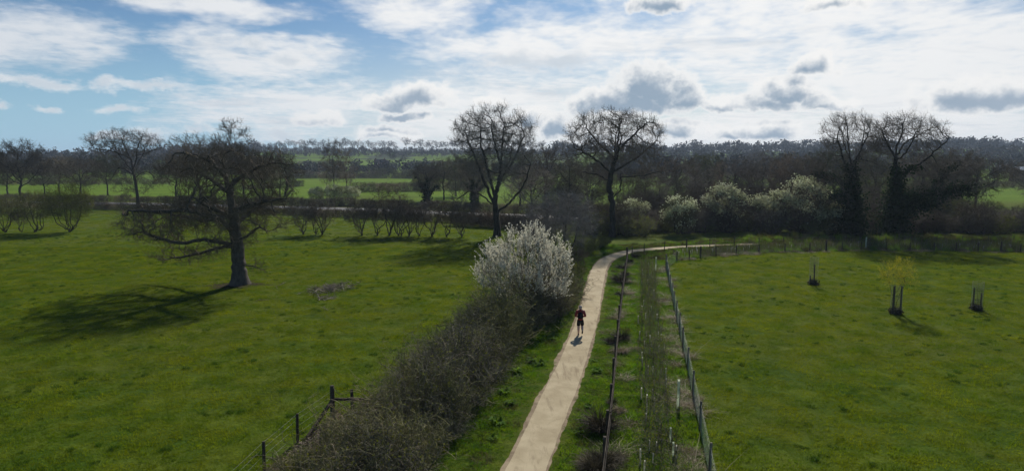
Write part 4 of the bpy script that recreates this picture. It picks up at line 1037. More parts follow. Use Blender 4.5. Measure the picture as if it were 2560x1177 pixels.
# ---- trimmed hedges along the road and round the fields
def hedge_piece(seed, L, w, h, n, mat='twig', rad=.013):
    g = np.random.default_rng(seed)
    O = np.column_stack((g.uniform(-L / 2, L / 2, n), g.uniform(-w / 2, w / 2, n), g.uniform(.0, h, n) ** 1.0))
    D = unit(np.column_stack((O[:, 0] * .1, O[:, 1] / w * 1.6, .4 + O[:, 2] / h)) + g.normal(0, .6, (n, 3)))
    return mesh_np('hedge_piece', tubes(walk(g, O, D, g.uniform(.3, .7, n), 3, .35), np.array([[1, .8, .5]]) * rad * np.ones((n, 1)), 3), M[mat])
HP = [hedge_piece(301, 3.4, 1.2, 1.45, 900, 'twig', .016), hedge_piece(302, 3.4, 1.3, 1.3, 900, 'twig_warm', .016), hedge_piece(303, 3.4, 1.4, 1.6, 900, 'twig', .018)]
HPF = [hedge_piece(311, 7, 2.2, 2.2, 900, 'twig', .035), hedge_piece(312, 7, 2.6, 3.0, 900, 'twig_olive', .04), hedge_piece(313, 7, 2.4, 2.0, 800, 'twig_warm', .035)]
def hedge_line(pts, protos, gap, label, sc=1.0, seed=0, wob=.3, hvar=.15):
    g = np.random.default_rng(seed); L = smooth_line(pts, 8)[:, :2]; s = np.concatenate(([0], np.cumsum(np.linalg.norm(np.diff(L, axis=0), axis=1))))
    root = empty('hedge', (L[0][0], L[0][1], float(ter(*L[0])))); tag(root, label, 'hedge')
    for q in np.arange(0, s[-1], gap):
        x, y = np.interp(q, s, L[:, 0]), np.interp(q, s, L[:, 1]); x2, y2 = np.interp(q + 1, s, L[:, 0]), np.interp(q + 1, s, L[:, 1])
        if abs(x) > y * 1400 / F_PX + 8: continue
        o = obj('shrub', protos[g.integers(0, len(protos))], root); o['kind'] = 'stuff'
        o.location = (x - root.location.x + g.normal(0, wob), y - root.location.y + g.normal(0, wob), float(ter(x, y)) - root.location.z); o.rotation_euler = (0, 0, math.atan2(y2 - y, x2 - x) + PI * g.integers(0, 2)); o.scale = (sc, sc, sc * g.uniform(1 - hvar, 1 + hvar))
RD = ROAD[:, :2]
tn = np.gradient(RD, axis=0); tn /= np.linalg.norm(tn, axis=1, keepdims=True); nr = np.stack((tn[:, 1], -tn[:, 0]), 1)
def offs(o, x0, x1): L = RD + nr * o; k = (L[:, 0] > x0) & (L[:, 0] < x1); return L[k][::2]
hedge_line(offs(15.5, -135, 8), HP, 2.6, 'dark trimmed hedge on the pasture side of the road', .80, 1)
hedge_line(offs(6.3, 12, 95), HP, 2.6, 'dark hedge along the road behind the tree belt', 1.1, 6)
hedge_line(offs(-6.6, -150, -66), HP, 2.6, 'low trimmed hedge on the field side of the road, far left', .9, 2)
hedge_line(offs(-6.6, -64, 30), HP, 2.6, 'low trimmed hedge between road and bright field', 1.0, 3)
def line_px(*pts): return [G(x, y)[:2] for x, y in pts]
hedge_line(line_px((870, 482), (940, 480), (1010, 479), (1100, 477), (1200, 474)), HPF, 4.6, 'thick dark hedge between the two bright green fields', 1.3, 4, .8, .35)
hedge_line(line_px((560, 476), (700, 470), (760, 466)), HPF, 4.6, 'dark field hedge seen behind the great oak', .8, 14, .6, .3)
hedge_line(line_px((0, 462), (120, 461), (240, 460), (430, 461)), HPF, 5.0, 'dark hedge at the back of the far left field', .9, 5, .8, .3)
hedge_line(line_px((2400, 470), (2480, 470), (2600, 470)), HPF, 5.0, 'dark hedge at the back of the bright field on the right', 1.0, 7, .8, .3)
hedge_line(line_px((640, 446), (760, 446), (900, 446), (1040, 447), (1180, 450)), HPF, 5.2, 'long dark hedge behind the higher bright field', 1.6, 8, 1.2, .35)
hedge_line(line_px((700, 409), (780, 408.5), (860, 409), (900, 409)), HPF, 6, 'thin dark hedge line on the hillside', 1.0, 9, .8, .2)
hedge_line(line_px((1020, 411), (1100, 409), (1180, 409)), HPF, 6, 'thin dark hedge line right of the farm', 1.1, 10, .8, .2)
hedge_line(line_px((1500, 430), (1700, 428), (1900, 430), (2050, 432)), HPF, 5.5, 'dark hedge behind the tree belt', 1.4, 12, 1.2, .35)
hedge_line(line_px((1150, 563), (1240, 569), (1340, 578)), HP, 2.4, 'taller dark hedge behind the trunk of the tall tree', 1.35, 21)
# blossom thicket by the road
for px, d, sc, lb in ((792, 156, .72, 'blackthorn thicket in dusty blossom, oak side'), (835, 155, .82, 'blackthorn thicket in dusty blossom around the slim trees'), (878, 154, .74, 'blackthorn thicket in dusty blossom, far side')):
    put(MAYB[1], px, d, px, sc, lb, 'roadside blossom thickets', 'blossom_thicket', 'shrub')

# ---- far trees
def far_tree(seed, h, w, n=46, per=2, trunk=.30, flat=.9):
    g = np.random.default_rng(seed)
    L = [[(0, 0, -.3), (0, 0, h * .3), (g.uniform(-.4, .4), 0, h * .6)]] + limb_set(g, None, 5, h * .35, h * .55, w * .7, h * .22)
    return grow_tree('far_tree', seed, L, [(0, 0, h * .66, w, w, h * .34 * flat)], n, step=1.1, infl=9, kill=1.3, gnarl=.25, tip=.05, flare=.2, tw_per=per + 3, tw_len=2.2, tw_rad=.10, tw_thr=.13, subs=1, twig='far_twig', bark='far_twig', scale_r=.9)
def nth(k):
    return str(k) + ('th' if 10 < k % 100 < 14 else {1: 'st', 2: 'nd', 3: 'rd'}.get(k % 10, 'th'))
FAR = [far_tree(401, 15, 5.2, 60), far_tree(402, 13, 4.6, 52), far_tree(403, 16, 5.8, 66), far_tree(404, 12, 5.0, 50)]
g = np.random.default_rng(91)
RX = [626, 640, 652, 664, 678, 690, 703, 716, 727, 741, 757, 770, 785, 799, 812, 826, 840, 858, 868, 884, 898, 910, 924, 937, 951, 963, 975, 990, 1016, 1038, 1052, 1066, 1078, 1093, 1106, 1119, 1131, 1146, 1160, 1172, 1290, 1306, 1322, 1340, 1356, 1395, 1410]
for k, x in enumerate(RX):
    d = 1010 + g.uniform(-8, 8); big = 1.42 if x == 1016 else g.uniform(.95, 1.25) * np.interp(x, [620, 700, 760, 1170], [.8, .9, 1.05, 1.0])
    loc = AT(x + g.uniform(-2, 2), d)
    place('ridge_tree', FAR[k % 4], loc, g.uniform(0, 6), big, 'largest round tree of the row on the distant ridge' if x == 1016 else 'bare ridge tree, %s from the great oak side of the skyline row' % nth(k + 1), 'tree', 'ridge row trees')
# woods that read as one mass
def wood(name, label, cells, seed, rows, per, hh=(9, 14)):
    """cells: (px0,px1,d0,d1) patches filled with rough crowns of crossing sprays"""
    g = np.random.default_rng(seed); Vs, Fs, off = [], [], 0; parts = []
    O = []
    for (a, b, d0, d1, n) in cells:
        px = g.uniform(a, b, n); d = g.uniform(d0, d1, n); x = (px - 1280) / F_PX * d; O.append(np.column_stack((x, d, ter(x, d))))
    O = np.concatenate(O); n = len(O); H = g.uniform(*hh, n); Wd = H * g.uniform(.26, .40, n)
    H = H * np.where(g.uniform(0, 1, n) < .18, 1.3, g.uniform(.6, 1.0, n)); Wd = H * g.uniform(.28, .5, n)
    tr = np.stack((O - [0, 0, .5], O + np.column_stack((g.normal(0, .3, n), g.normal(0, .3, n), H * .6))), 1); parts += tubes(tr, np.column_stack((H * .022, H * .012)), 3)
    q = np.repeat(np.arange(n), per); c = O[q] + np.column_stack((np.zeros(len(q)), np.zeros(len(q)), H[q] * .62)); u = unit(g.normal(0, 1, (len(q), 3))) * (g.uniform(.05, 1, len(q)) ** .5)[:, None]
    p = c + u * np.column_stack((Wd[q], Wd[q], H[q] * .38)); dr = unit(u + g.normal(0, .4, u.shape) + [0, 0, .35])
    parts.append(flakes(g, p, H[q] * .105, 1.9))
    o = obj(name, mesh_np(name, parts, M['far_twig'])); tag(o, label, 'wood', kind='stuff')
wood('distant_wood', 'dark wooded bank under the row on the distant ridge', [(540, 1440, 790, 985, 1300)], 501, 0, 46, (5, 7.5))
wood('distant_wood', 'blue-grey wooded hillside on the right skyline', [(1380, 2480, 860, 1010, 700), (2350, 2620, 960, 1040, 170), (1560, 2480, 600, 860, 520), (2380, 2620, 560, 700, 90)], 502, 0, 46, (9, 14))
wood('distant_wood', 'dim wooded rise on the left skyline', [(-40, 600, 600, 980, 480), (330, 660, 820, 1000, 160)], 503, 0, 46, (9, 14))
wood('field_wood', 'dark woods behind the left fields', [(-40, 700, 350, 520, 330)], 504, 0, 60, (6, 11))
wood('field_wood', 'scrubby wood on the valley floor before the farm', [(640, 1040, 375, 520, 260), (1040, 1500, 370, 560, 260)], 505, 0, 55, (4, 8))
wood('field_wood', 'dark woods beyond the tree belt on the right', [(1480, 2620, 280, 520, 620)], 506, 0, 55, (6, 10.5))
# farm trees
for px, d, sc, lb in ((983, 640, .95, 'purplish bare round tree behind the white farm roof'), (925, 600, .55, 'low dark tree left of the farmhouse'), (1010, 640, .6, 'small bare tree right of the farm')):
    put(FAR[2], px, d, px, sc, lb)
# ------------------------------------------------------------------ fences
def stock_fence(name, label, pts, h, r, thick=(), thick_h=0.0, netting=True, mat='post', wires=(1.05,), gap=.0):
    root = empty(name, (pts[0][0], pts[0][1], 0)); tag(root, label, 'fence'); o0 = np.array((pts[0][0], pts[0][1], 0.0)); g = np.random.default_rng(len(pts))
    mp = [mesh_np('post', post_round(h, r, 10, t, .04, k), M[mat]) for k, t in enumerate((.01, -.015, .02))]; mt = mesh_np('post', post_round(h + thick_h, r * 1.7, 12, 0, .03, 9), M[mat])
    for k, p in enumerate(pts):
        q = obj('post', mt if k in thick else mp[k % 3], root); q.location = (p[0] - o0[0], p[1] - o0[1], -.03); q.rotation_euler = (g.normal(0, .012), g.normal(0, .012), g.uniform(0, 6))
    P = np.array([(p[0], p[1]) for p in pts])
    for z in wires:
        W = []
        for a, b in zip(P[:-1], P[1:]):
            for t in (0, .5): q = a * (1 - t) + b * t; W.append((q[0] - o0[0], q[1] - o0[1], z - (.012 if t else 0)))
        W.append((P[-1][0] - o0[0], P[-1][1] - o0[1], z)); obj('wire', mesh_np('wire', tubes([W], np.full((1, len(W)), .003), 4), M['wire']), root)
    if netting:
        lines = []
        for a, b in zip(P[:-1], P[1:]):
            L = np.linalg.norm(b - a); n = max(2, int(L / .15))
            for i in range(n):
                q = a + (b - a) * i / n - o0[:2]; lines.append([(q[0], q[1], .02), (q[0], q[1], .86)])
            for z in (.03, .13, .24, .36, .5, .66, .86): lines.append([(a[0] - o0[0], a[1] - o0[1], z), (b[0] - o0[0], b[1] - o0[1], z)])
        q = obj('netting', mesh_np('netting', tubes(np.array(lines), np.full((len(lines), 2), .0032), 3), M['net']), root); q['kind'] = 'stuff'
    return root
stock_fence('wire_fence', 'green-netted wire fence along the right pasture', FENCE_R, 1.22, .048, (len(FENCE_R) - 1,), .18, True, 'post', (.98, 1.08))
stock_fence('wire_fence', 'low wire fence curving along the far side of the right pasture', [FENCE_R[-1]] + FENCE_FAR, 1.05, .055, (3, 9, 17), .22, True, 'post_dark', (.98,))
# post and rail along the path
def rail_fence():
    P = np.array(FENCE_L); o0 = P[0]; root = empty('rail_fence', (o0[0], o0[1], 0)); tag(root, 'dark wooden rail fence between the path and planted strip', 'fence'); g = np.random.default_rng(5)
    mp = [mesh_np('post', [beam((0, 0, -.02), (.0, .0, 1.25 + .03 * k), .12, .10)], M['post_dark'], False) for k in range(3)]; me = mesh_np('post', post_round(1.35, .10, 12), M['post_dark'])
    for k, p in enumerate(P):
        q = obj('post', me if k == len(P) - 1 else mp[k % 3], root); q.location = (p[0] - o0[0], p[1] - o0[1], 0); t = P[min(k + 1, len(P) - 1)] - P[max(k - 1, 0)]; q.rotation_euler = (g.normal(0, .015), g.normal(0, .015), math.atan2(t[1], t[0]))
    for a, b in zip(P[:-1], P[1:]):
        t = (b - a) / np.linalg.norm(b - a); s = np.array((t[1], -t[0])) * .085
        for z in (1.14, .66):
            A = np.array((*(a + s - o0 - t * .03), z + g.normal(0, .012))); B = np.array((*(b + s - o0 + t * .02), z + g.normal(0, .012)))
            obj('rail', mesh_np('rail', [beam(A, B, .035, .09)], M['rail'], False), root)
rail_fence()
pth = PATH[:, :2]; tt = np.gradient(pth, axis=0); tt /= np.linalg.norm(tt, axis=1, keepdims=True); pr = pth + np.stack((tt[:, 1], -tt[:, 0]), 1) * 1.7
k0 = np.argmin(np.linalg.norm(pr - FENCE_L[-1], axis=1)); s = np.concatenate(([0], np.cumsum(np.linalg.norm(np.diff(pr[k0:], axis=0), axis=1)))); q = np.arange(3.2, min(s[-1], 62), 3.2)
stock_fence('wire_fence', 'short wire fence following the path round the bend', [FENCE_L[-1]] + [np.array((np.interp(a, s, pr[k0:, 0]), np.interp(a, s, pr[k0:, 1]))) for a in q], 1.1, .05, (4,), .1, False, 'post_dark', (.45, .75, 1.02))
# bottom left fence
def corner_fence():
    pts = [G(832, 1040)[:2], G(744, 1105)[:2], G(661, 1182)[:2], G(560, 1285)[:2]]
    root = stock_fence('wire_fence', 'old wire fence with thick strainer post at the hedge end', pts, 1.15, .055, (0,), .18, False, 'post_dark', (.35, .62, .88, 1.08)); o = np.array((*pts[0], 0))
    rt = np.array((*G(940, 1035)[:2], 0)); mid = np.array((*G(881, 1031)[:2], 0))
    obj('rail', mesh_np('rail', [beam(np.array((.1, .02, .72)), rt - o + (0, 0, .62), .10, .10)], M['rail'], False), root)
    q = obj('post', mesh_np('post', post_round(1.0, .07, 10), M['post_dark']), root); q.location = mid - o
    a = np.array((0.03, -.08, .72)); b = np.array((*G(768, 1096)[:2], .05)) - o
    obj('brace', mesh_np('brace', [beam(a, b, .10, .10)], M['rail'], False), root)
corner_fence()
# leaf litter along it
g = np.random.default_rng(8); a, b = G(840, 1035)[:2], G(600, 1230)[:2]; n = 2600; f = g.uniform(0, 1, n); P = a + (b - a) * f[:, None] + np.column_stack((np.abs(g.normal(0, .75, n)), g.normal(0, .4, n)))
tag(obj('leaf_litter', mesh_np('leaf_litter', [flakes(g, np.column_stack((P, g.uniform(.01, .07, n))), .075, 1.2, 2.5)], M['litter'])), 'dry brown leaf litter along the old fence', 'leaf litter', kind='stuff')

# ------------------------------------------------------------------ young trees in guards on the right pasture
def ring_mesh(r, z0, z1, nv, nh, rad, wob=0.0, seed=0):
    a = np.linspace(0, 2 * PI, nv + 1); lines = []
    for t in a[:-1]: lines.append([(r * math.cos(t), r * math.sin(t), z0), (r * math.cos(t), r * math.sin(t), (z0 + z1) / 2), (r * math.cos(t), r * math.sin(t), z1)])
    out = tubes(np.array(lines), np.full((len(lines), 3), rad), 3)
    H = [[(r * math.cos(t), r * math.sin(t), z) for t in a] for z in np.linspace(z0, z1, nh)]
    return out + tubes(np.array(H), np.full((nh, nv + 1), rad), 3)
def guard(px, py, label, stakes, top, grown, seed):
    loc = G(px, py); root = empty('tree_guard', tuple(loc)); tag(root, label, 'tree guard', 'young trees in wire guards')
    g = np.random.default_rng(seed)
    for (x, y, h) in stakes:
        q = obj('stake', mesh_np('stake', post_round(h, .05, 9, 0, .03, seed), M['post_dark']), root); q.location = (x, y, -.02)
    obj('wire_cage', mesh_np('wire_cage', ring_mesh(.34, .05, top, 22, int(top / .12), .0042), M['wire']), root)['kind'] = 'stuff'
    n = 500; P = np.column_stack((g.normal(0, .15, n), g.normal(0, .15, n), g.uniform(0, .42, n) * g.uniform(.2, 1, n)))
    o = obj('weeds', mesh_np('weeds', [flakes(g, P, .10, 2.0)] + tubes(walk(g, P[:160] * [1, 1, 0], g.normal(0, .35, (160, 3)) + [0, 0, 1], g.uniform(.3, .7, 160), 4, .2), np.array([[1, .8, .6, .3]]) * .008 * np.ones((160, 1)), 3), M['sedge']), root); o['kind'] = 'stuff'
    if not grown:
        me = grow_tree('whip', seed, [[(0, 0, -.02), (.02, 0, .7), (-.02, .02, 1.3), (.02, 0, top - .1)]], [(0, 0, top * .75, .2, .2, .4)], 18, step=.12, infl=1, kill=.15, tip=.004, tw_len=.2, tw_rad=.003, tw_thr=.01, flare=0)
        obj('sapling_stem', me['trunk'], root); obj('sapling_twigs', me['crown'], root)['kind'] = 'stuff'
guard(2033, 711, 'wire tree guard with two dark stakes, nearest the far fence', [(.0, -.1, 1.75), (-.22, .1, .75)], 2.3, False, 3)
guard(2239, 784, 'tall wire tree guard around the yellow-green sapling', [(-.26, -.1, 1.95), (.26, -.08, 1.95), (.0, .28, 1.9)], 1.95, True, 4)
guard(2441, 775, 'wire tree guard with two uneven stakes and open top, far right', [(-.22, .05, 1.6), (.24, -.05, 1.25)], 2.0, False, 5)
sap = multi_stem(701, 3.8, 1.25, 3, 190, .07, .48, name='sapling', step=.15, infl=1.6, kill=.22, tip=.005, tw_len=.42, tw_rad=.006, tw_per=2, tw_gnarl=.15, tw_up=.3, tw_thr=.012, up=.08, scale_r=.8, twig='young_leaf', flare=0, leaves=('young_leaf', 1700, .05, 'young_leaves'))
place('sapling', sap, G(2239, 784) + [0, .02, 0], .3, 1, 'young yellow-green tree growing out of its wire guard', 'tree')

# ------------------------------------------------------------------ the planted strip: whips, tubes
def whip_mesh(seed, h):
    g = np.random.default_rng(seed); S = walk(g, np.zeros((2, 3)), np.array([(0, 0, 1.0), (.15, .1, 1)]), np.array([h, h * .8]), 7, .07)
    out = tubes(S, np.linspace(1, .3, 7)[None] * .009 * np.ones((2, 1)), 4); q = g.integers(0, 2, 20); j = g.integers(2, 7, 20)
    B = walk(g, S[q, j], g.normal(0, .8, (20, 3)) + [0, 0, .6], g.uniform(.15, .45, 20), 4, .2); out += tubes(B, np.array([[1, .8, .6, .4]]) * .005 * np.ones((20, 1)), 3)
    L = np.concatenate((B.reshape(-1, 3), S.reshape(-1, 3))); return mesh_np('whip_stem', out, M['hedge_twig']), mesh_np('whip_leaves', [flakes(g, L[g.integers(0, len(L), 60)] + g.normal(0, .02, (60, 3)), .04)], M['bud_leaf'])
def spiral_guard(h, r):
    a = np.linspace(0, 2 * PI, 9)[:-1]; V = [(r * (1 + .08 * (k % 2)) * math.cos(t), r * (1 + .08 * (k % 2)) * math.sin(t), z) for k, z in enumerate(np.linspace(0, h, 7)) for t in a]
    return mesh_np('guard', [(np.array(V), np.array([(k * 8 + j, k * 8 + (j + 1) % 8, (k + 1) * 8 + (j + 1) % 8, (k + 1) * 8 + j) for k in range(6) for j in range(8)]))], M['tube_small'])
WH = [whip_mesh(s, h) for s, h in ((1, 1.15), (2, 1.4), (3, .95), (4, 1.25), (5, 1.5))]; SG = [spiral_guard(.55, .028), spiral_guard(.42, .026)]
g = np.random.default_rng(66); nwh = 0
A = np.array(FENCE_L); y = 15.6
while y < 66:
    xl, xr = x_of(FENCE_L, y), x_of(FENCE_R, y); w = xr - xl
    for f in (.40, .53, .66):
        if nwh >= 170: break
        e = empty('hedge_whip', (xl + w * f + g.normal(0, .10), y + g.normal(0, .14), 0), g.uniform(0, 6), g.uniform(.75, 1.15)); tag(e, 'young hedge plant among the dense rows on the strip between fences', 'sapling', 'young hedge plants between the two fences')
        a, b = WH[g.integers(0, 5)]; obj('stem', a, e); obj('young_leaves', b, e)['kind'] = 'stuff'
        if g.uniform() < .35: obj('guard', SG[g.integers(0, 2)], e)
        nwh += 1
    y += .88 if y < 34 else 1.05
# dense low growth in the same rows that no one could count
n = 620; yy = g.uniform(15, 67, n); xl, xr = x_of(FENCE_L, yy), x_of(FENCE_R, yy); xx = xl + (xr - xl) * (.53 + g.normal(0, .10, n)); O = np.column_stack((xx, yy, np.zeros(n)))
S = walk(g, O, g.normal(0, .18, (n, 3)) + [0, 0, 1], g.uniform(.35, 1.2, n), 5, .10); parts = tubes(S, np.array([[1, .9, .7, .5, .3]]) * .007 * np.ones((n, 1)), 3)
q = np.repeat(np.arange(n), 6); B = walk(g, S[q, g.integers(1, 5, len(q))], g.normal(0, .8, (len(q), 3)) + [0, 0, .5], g.uniform(.1, .32, len(q)), 3, .2); parts += tubes(B, np.array([[1, .8, .4]]) * .0045 * np.ones((len(q), 1)), 3)
tag(obj('undergrowth', mesh_np('undergrowth', parts, M['hedge_twig'])), 'brown thin stems filling the planted rows', 'undergrowth', kind='stuff')
L = B.reshape(-1, 3); tag(obj('undergrowth_leaves', mesh_np('undergrowth_leaves', [flakes(g, L[g.integers(0, len(L), 3500)], .04)], M['bud_leaf'])), 'small new leaves on the planted rows', 'undergrowth', kind='stuff')
def tube_guard(px, py, h, r, label):
    loc = G(px, py); e = empty('tree_tube', tuple(loc), 0); tag(e, label, 'tree tube', 'white plastic tree tubes')
    a = np.linspace(0, 2 * PI, 13)[:-1]; zs = [0, h * .5, h - .03, h, h, h * .5]; rr = [r, r, r, r * 1.12, r * .9, r * .88]
    V = [(q * math.cos(t), q * math.sin(t), z) for z, q in zip(zs, rr) for t in a]; F = [(k * 12 + j, k * 12 + (j + 1) % 12, (k + 1) * 12 + (j + 1) % 12, (k + 1) * 12 + j) for k in range(5) for j in range(12)]
    o = obj('tube', mesh_np('tube', [(np.array(V), np.array(F))], M['tube']), e); o.rotation_euler = (0, .015, 0)
    q = obj('stake', mesh_np('stake', [beam((r + .02, 0, 0), (r + .02, 0, h * .75), .028)], M['post'], False), e)
tube_guard(1694, 1022, 1.28, .052, 'tall white tree tube standing near the netted fence')
tube_guard(1639, 677, 1.3, .055, 'white tree tube at the far end of the planted strip')
tube_guard(2164, 624, 1.45, .075, 'white tree tube beyond the far fence of the pasture')
tube_guard(1675, 1108, .62, .034, 'short pale tree tube in front of the tall one')
tube_guard(1682, 1145, .6, .034, 'short pale tree tube lowest in the planted strip')
# small guards in rows along the far side
row = []
F2 = np.array(FENCE_FAR); sF = np.concatenate(([0], np.cumsum(np.linalg.norm(np.diff(F2, axis=0), axis=1))))
for r_, off in enumerate((1.6, 2.7, 3.8)):
    for s_ in np.arange(1.0, sF[-1], 1.05):
        if g.uniform() < .25: continue
        x, y = np.interp(s_, sF, F2[:, 0]) + g.normal(0, .15), np.interp(s_, sF, F2[:, 1]) + off + g.normal(0, .15)
        if abs(pdist(np.array([(x, y)]), PATH)[0][0]) < 1.4: continue
        e = empty('small_tree_guard', (x, y, 0), g.uniform(0, 6), g.uniform(.85, 1.35)); tag(e, 'small pale whip guard in the rows beyond the far fence', 'tree guard', 'whip guards beyond the far fence')
        obj('guard', SG[r_ % 2], e); a, b = WH[g.integers(0, 5)]; obj('stem', a, e)

# tall dry weeds between the guards, hiding the path beyond
n = 5200; s_ = g.uniform(4, sF[-1], n); o_ = g.uniform(.5, 4.6, n); O = np.column_stack((np.interp(s_, sF, F2[:, 0]), np.interp(s_, sF, F2[:, 1]) + o_, np.zeros(n))); dd, _ = pdist(O[:, :2], PATH)
O = O[dd > 1.1]; n = len(O); hh = np.interp(O[:, 0], [12, 22, 34], [.35, .6, .95]) * g.uniform(.4, 1.25, n); W = walk(g, O, g.normal(0, .25, (n, 3)) + [0, 0, 1], hh, 3, .12)
mk = g.uniform(0, 1, n) < .45
tag(obj('weeds', mesh_np('dry_weeds', tubes(W[mk], np.array([[1, .8, .4]]) * .012 * np.ones((mk.sum(), 1)), 3), M['dead'])), 'tall pale dry weeds between the far fence and path', 'weeds', kind='stuff')
tag(obj('weeds', mesh_np('green_weeds', tubes(W[~mk], np.array([[1, .9, .4]]) * .016 * np.ones(((~mk).sum(), 1)), 3), M['bud_leaf'])), 'tall green weeds between the far fence and path', 'weeds', kind='stuff')
# ------------------------------------------------------------------ dark tussocks by the rail fence
def tussock(seed, h, n, mat, arch=.28):
    g = np.random.default_rng(seed); a = g.uniform(0, 2 * PI, n); r = .16 * np.sqrt(g.uniform(0, 1, n)); O = np.column_stack((r * np.cos(a), r * np.sin(a), np.zeros(n)))
    D = np.column_stack((np.cos(a) * g.uniform(.1, .9, n), np.sin(a) * g.uniform(.1, .9, n), np.ones(n))); W = walk(g, O, D, h * g.uniform(.6, 1.3, n), 6, .06, (0, 0, -arch))
    W[:, :, 2] = np.maximum(W[:, :, 2], .01); return mesh_np('tussock', tubes(W, np.array([[1, 1, .9, .75, .5, .2]]) * .0075 * np.ones((n, 1)), 3), M[mat])
TU = [tussock(1, .85, 420, 'sedge'), tussock(2, .7, 380, 'sedge'), tussock(3, .75, 300, 'dead', .36)]
TPX = [(1500, 1078, 0, 1.25), (1522, 1065, 2, 1.0), (1512, 1160, 0, 1.2), (1535, 1150, 2, 1.2), (1530, 1010, 1, .8), (1548, 1030, 2, .7), (1530, 858, 0, 1.0), (1553, 850, 0, 1.05), (1550, 738, 0, 1.15), (1550, 706, 0, 1.3), (1562, 690, 1, 1.2), (1556, 672, 0, 1.1),
       (1470, 1165, 2, .9), (1490, 1180, 0, 1.1), (1552, 880, 2, .9), (1590, 645, 1, .9), (1575, 655, 0, 1.0), (1677, 632, 0, .9)]
TPX.sort(key=lambda q: -q[1]); CNT = [0, 0]
for k, (px, py, v, sc) in enumerate(TPX):
    CNT[v == 2] += 1
    o = obj('sedge_tussock', TU[v], None, tuple(G(px, py))); o.rotation_euler = (0, 0, k); sc *= (.95, .65, .8, .55)[k % 4]; o.scale = (sc, sc, sc * (1, 1.2, .8)[k % 3])
    tag(o, ('dark brown sedge tussock, %s of the dark ones up the rail fence' % nth(CNT[0]) if v < 2 else 'bleached straw-coloured tussock, %s of the pale ones up the rail fence' % nth(CNT[1])), 'tussock', 'sedge tussocks along the rail fence' if v < 2 else 'straw tussocks along the rail fence'); o['kind'] = 'thing'
# dock and nettle clumps on the verge
dock = []
for s_ in (1, 2):
    gg = np.random.default_rng(s_ + 50); n = 46; a = gg.uniform(0, 2 * PI, n); O = np.column_stack((np.cos(a) * .04, np.sin(a) * .04, np.zeros(n))); L = gg.uniform(.14, .36, n); e_ = gg.uniform(.25, .9, n)
    m1 = O + np.column_stack((np.cos(a) * L * .6, np.sin(a) * L * .6, L * e_)); m2 = O + np.column_stack((np.cos(a) * L * 1.1, np.sin(a) * L * 1.1, L * e_ * .8)); sd_ = np.column_stack((-np.sin(a), np.cos(a), np.zeros(n))) * .05
    V = np.stack((O, m1 - sd_, m1 + sd_, m2), 1).reshape(-1, 3); i = np.arange(n)[:, None] * 4; dock.append(mesh_np('dock', [(V, np.concatenate((i + [[0, 2, 1]], i + [[1, 2, 3]])))], M['lush']))
for k, (px, py) in enumerate(sorted([(1340, 915), (1352, 912), (1330, 905), (1300, 945), (1262, 985), (1245, 1060), (1230, 1100), (1492, 930), (1486, 905), (1470, 1020), (1452, 1085), (1290, 930), (1378, 850), (1275, 1010)], key=lambda q: -q[1])):
    o = obj('dock_plant', dock[k % 2], None, tuple(G(px, py) + [0, 0, .03])); o.rotation_euler = (0, 0, k * 1.3); o.scale = (.65 + .2 * (k % 3),) * 3
    tag(o, 'broad-leaved green dock plant on the path verge, %s going up the path' % nth(k + 1), 'plant', 'dock plants on the verges')

# ------------------------------------------------------------------ heap of fallen branches on the left pasture
def branch(seed, L, rad, pale):
    g = np.random.default_rng(seed); W = walk(g, np.array([(-L / 2, 0, .05)]), np.array([(1.0, 0, .02)]), np.array([L]), 7, .14); W[:, :, 2] = np.clip(W[:, :, 2], rad, .3)
    out = tubes(W, np.linspace(1, .45, 7)[None] * rad, 5); j = g.integers(2, 6, 3); B = walk(g, W[0, j], g.normal(0, .6, (3, 3)) + [.7, 0, .25], L * g.uniform(.2, .4, 3), 4, .2); out += tubes(B, np.array([[.6, .5, .4, .2]]) * rad * np.ones((3, 1)), 4)
    return mesh_np('branch', out, M['stick'])
BR = [branch(k, L, r, 0) for k, (L, r) in enumerate(((1.2, .025), (.8, .02), (1.5, .035), (.6, .018), (1.0, .03)))]
HEAP = empty('branch_heap', tuple(G(820, 727))); tag(HEAP, 'scattered heap of fallen branches on the grass right of the great oak', 'branch heap')
g = np.random.default_rng(14); c0 = G(820, 727)
for k in range(150):
    f = g.normal(0, 1, 2); px, py = 825 + f[0] * 26, 725 - f[0] * 3.2 + f[1] * 4.5
    if k > 125: px, py = 812 + f[0] * 15, 746 + f[1] * 2.5
    o = obj('branch', BR[k % 5], HEAP); p = G(px, py) - c0; o.location = (p[0], p[1], g.uniform(0, .16) if k <= 125 else .0); o.rotation_euler = (g.normal(0, .25), g.normal(0, .2), g.uniform(0, 6.3)); o.scale = (g.uniform(.5, 1.1),) * 3
for k, (px, py, lb) in enumerate([(705, 714, 'pale stick lying between the great oak and branch heap'), (745, 735, 'lone fallen stick just left of the branch heap'), (810, 775, 'pale forked stick below the branch heap'), (655, 752, 'dark stick below the great oak foot'), (690, 722, 'short stick near the great oak foot'), (880, 715, 'stick at the right end of the branch heap')]):
    o = obj('stick', BR[(k + 2) % 5], None, tuple(G(px, py))); o.rotation_euler = (0, 0, .6 + k); o.scale = (.8,) * 3; tag(o, lb, 'stick', 'single sticks on the pasture')

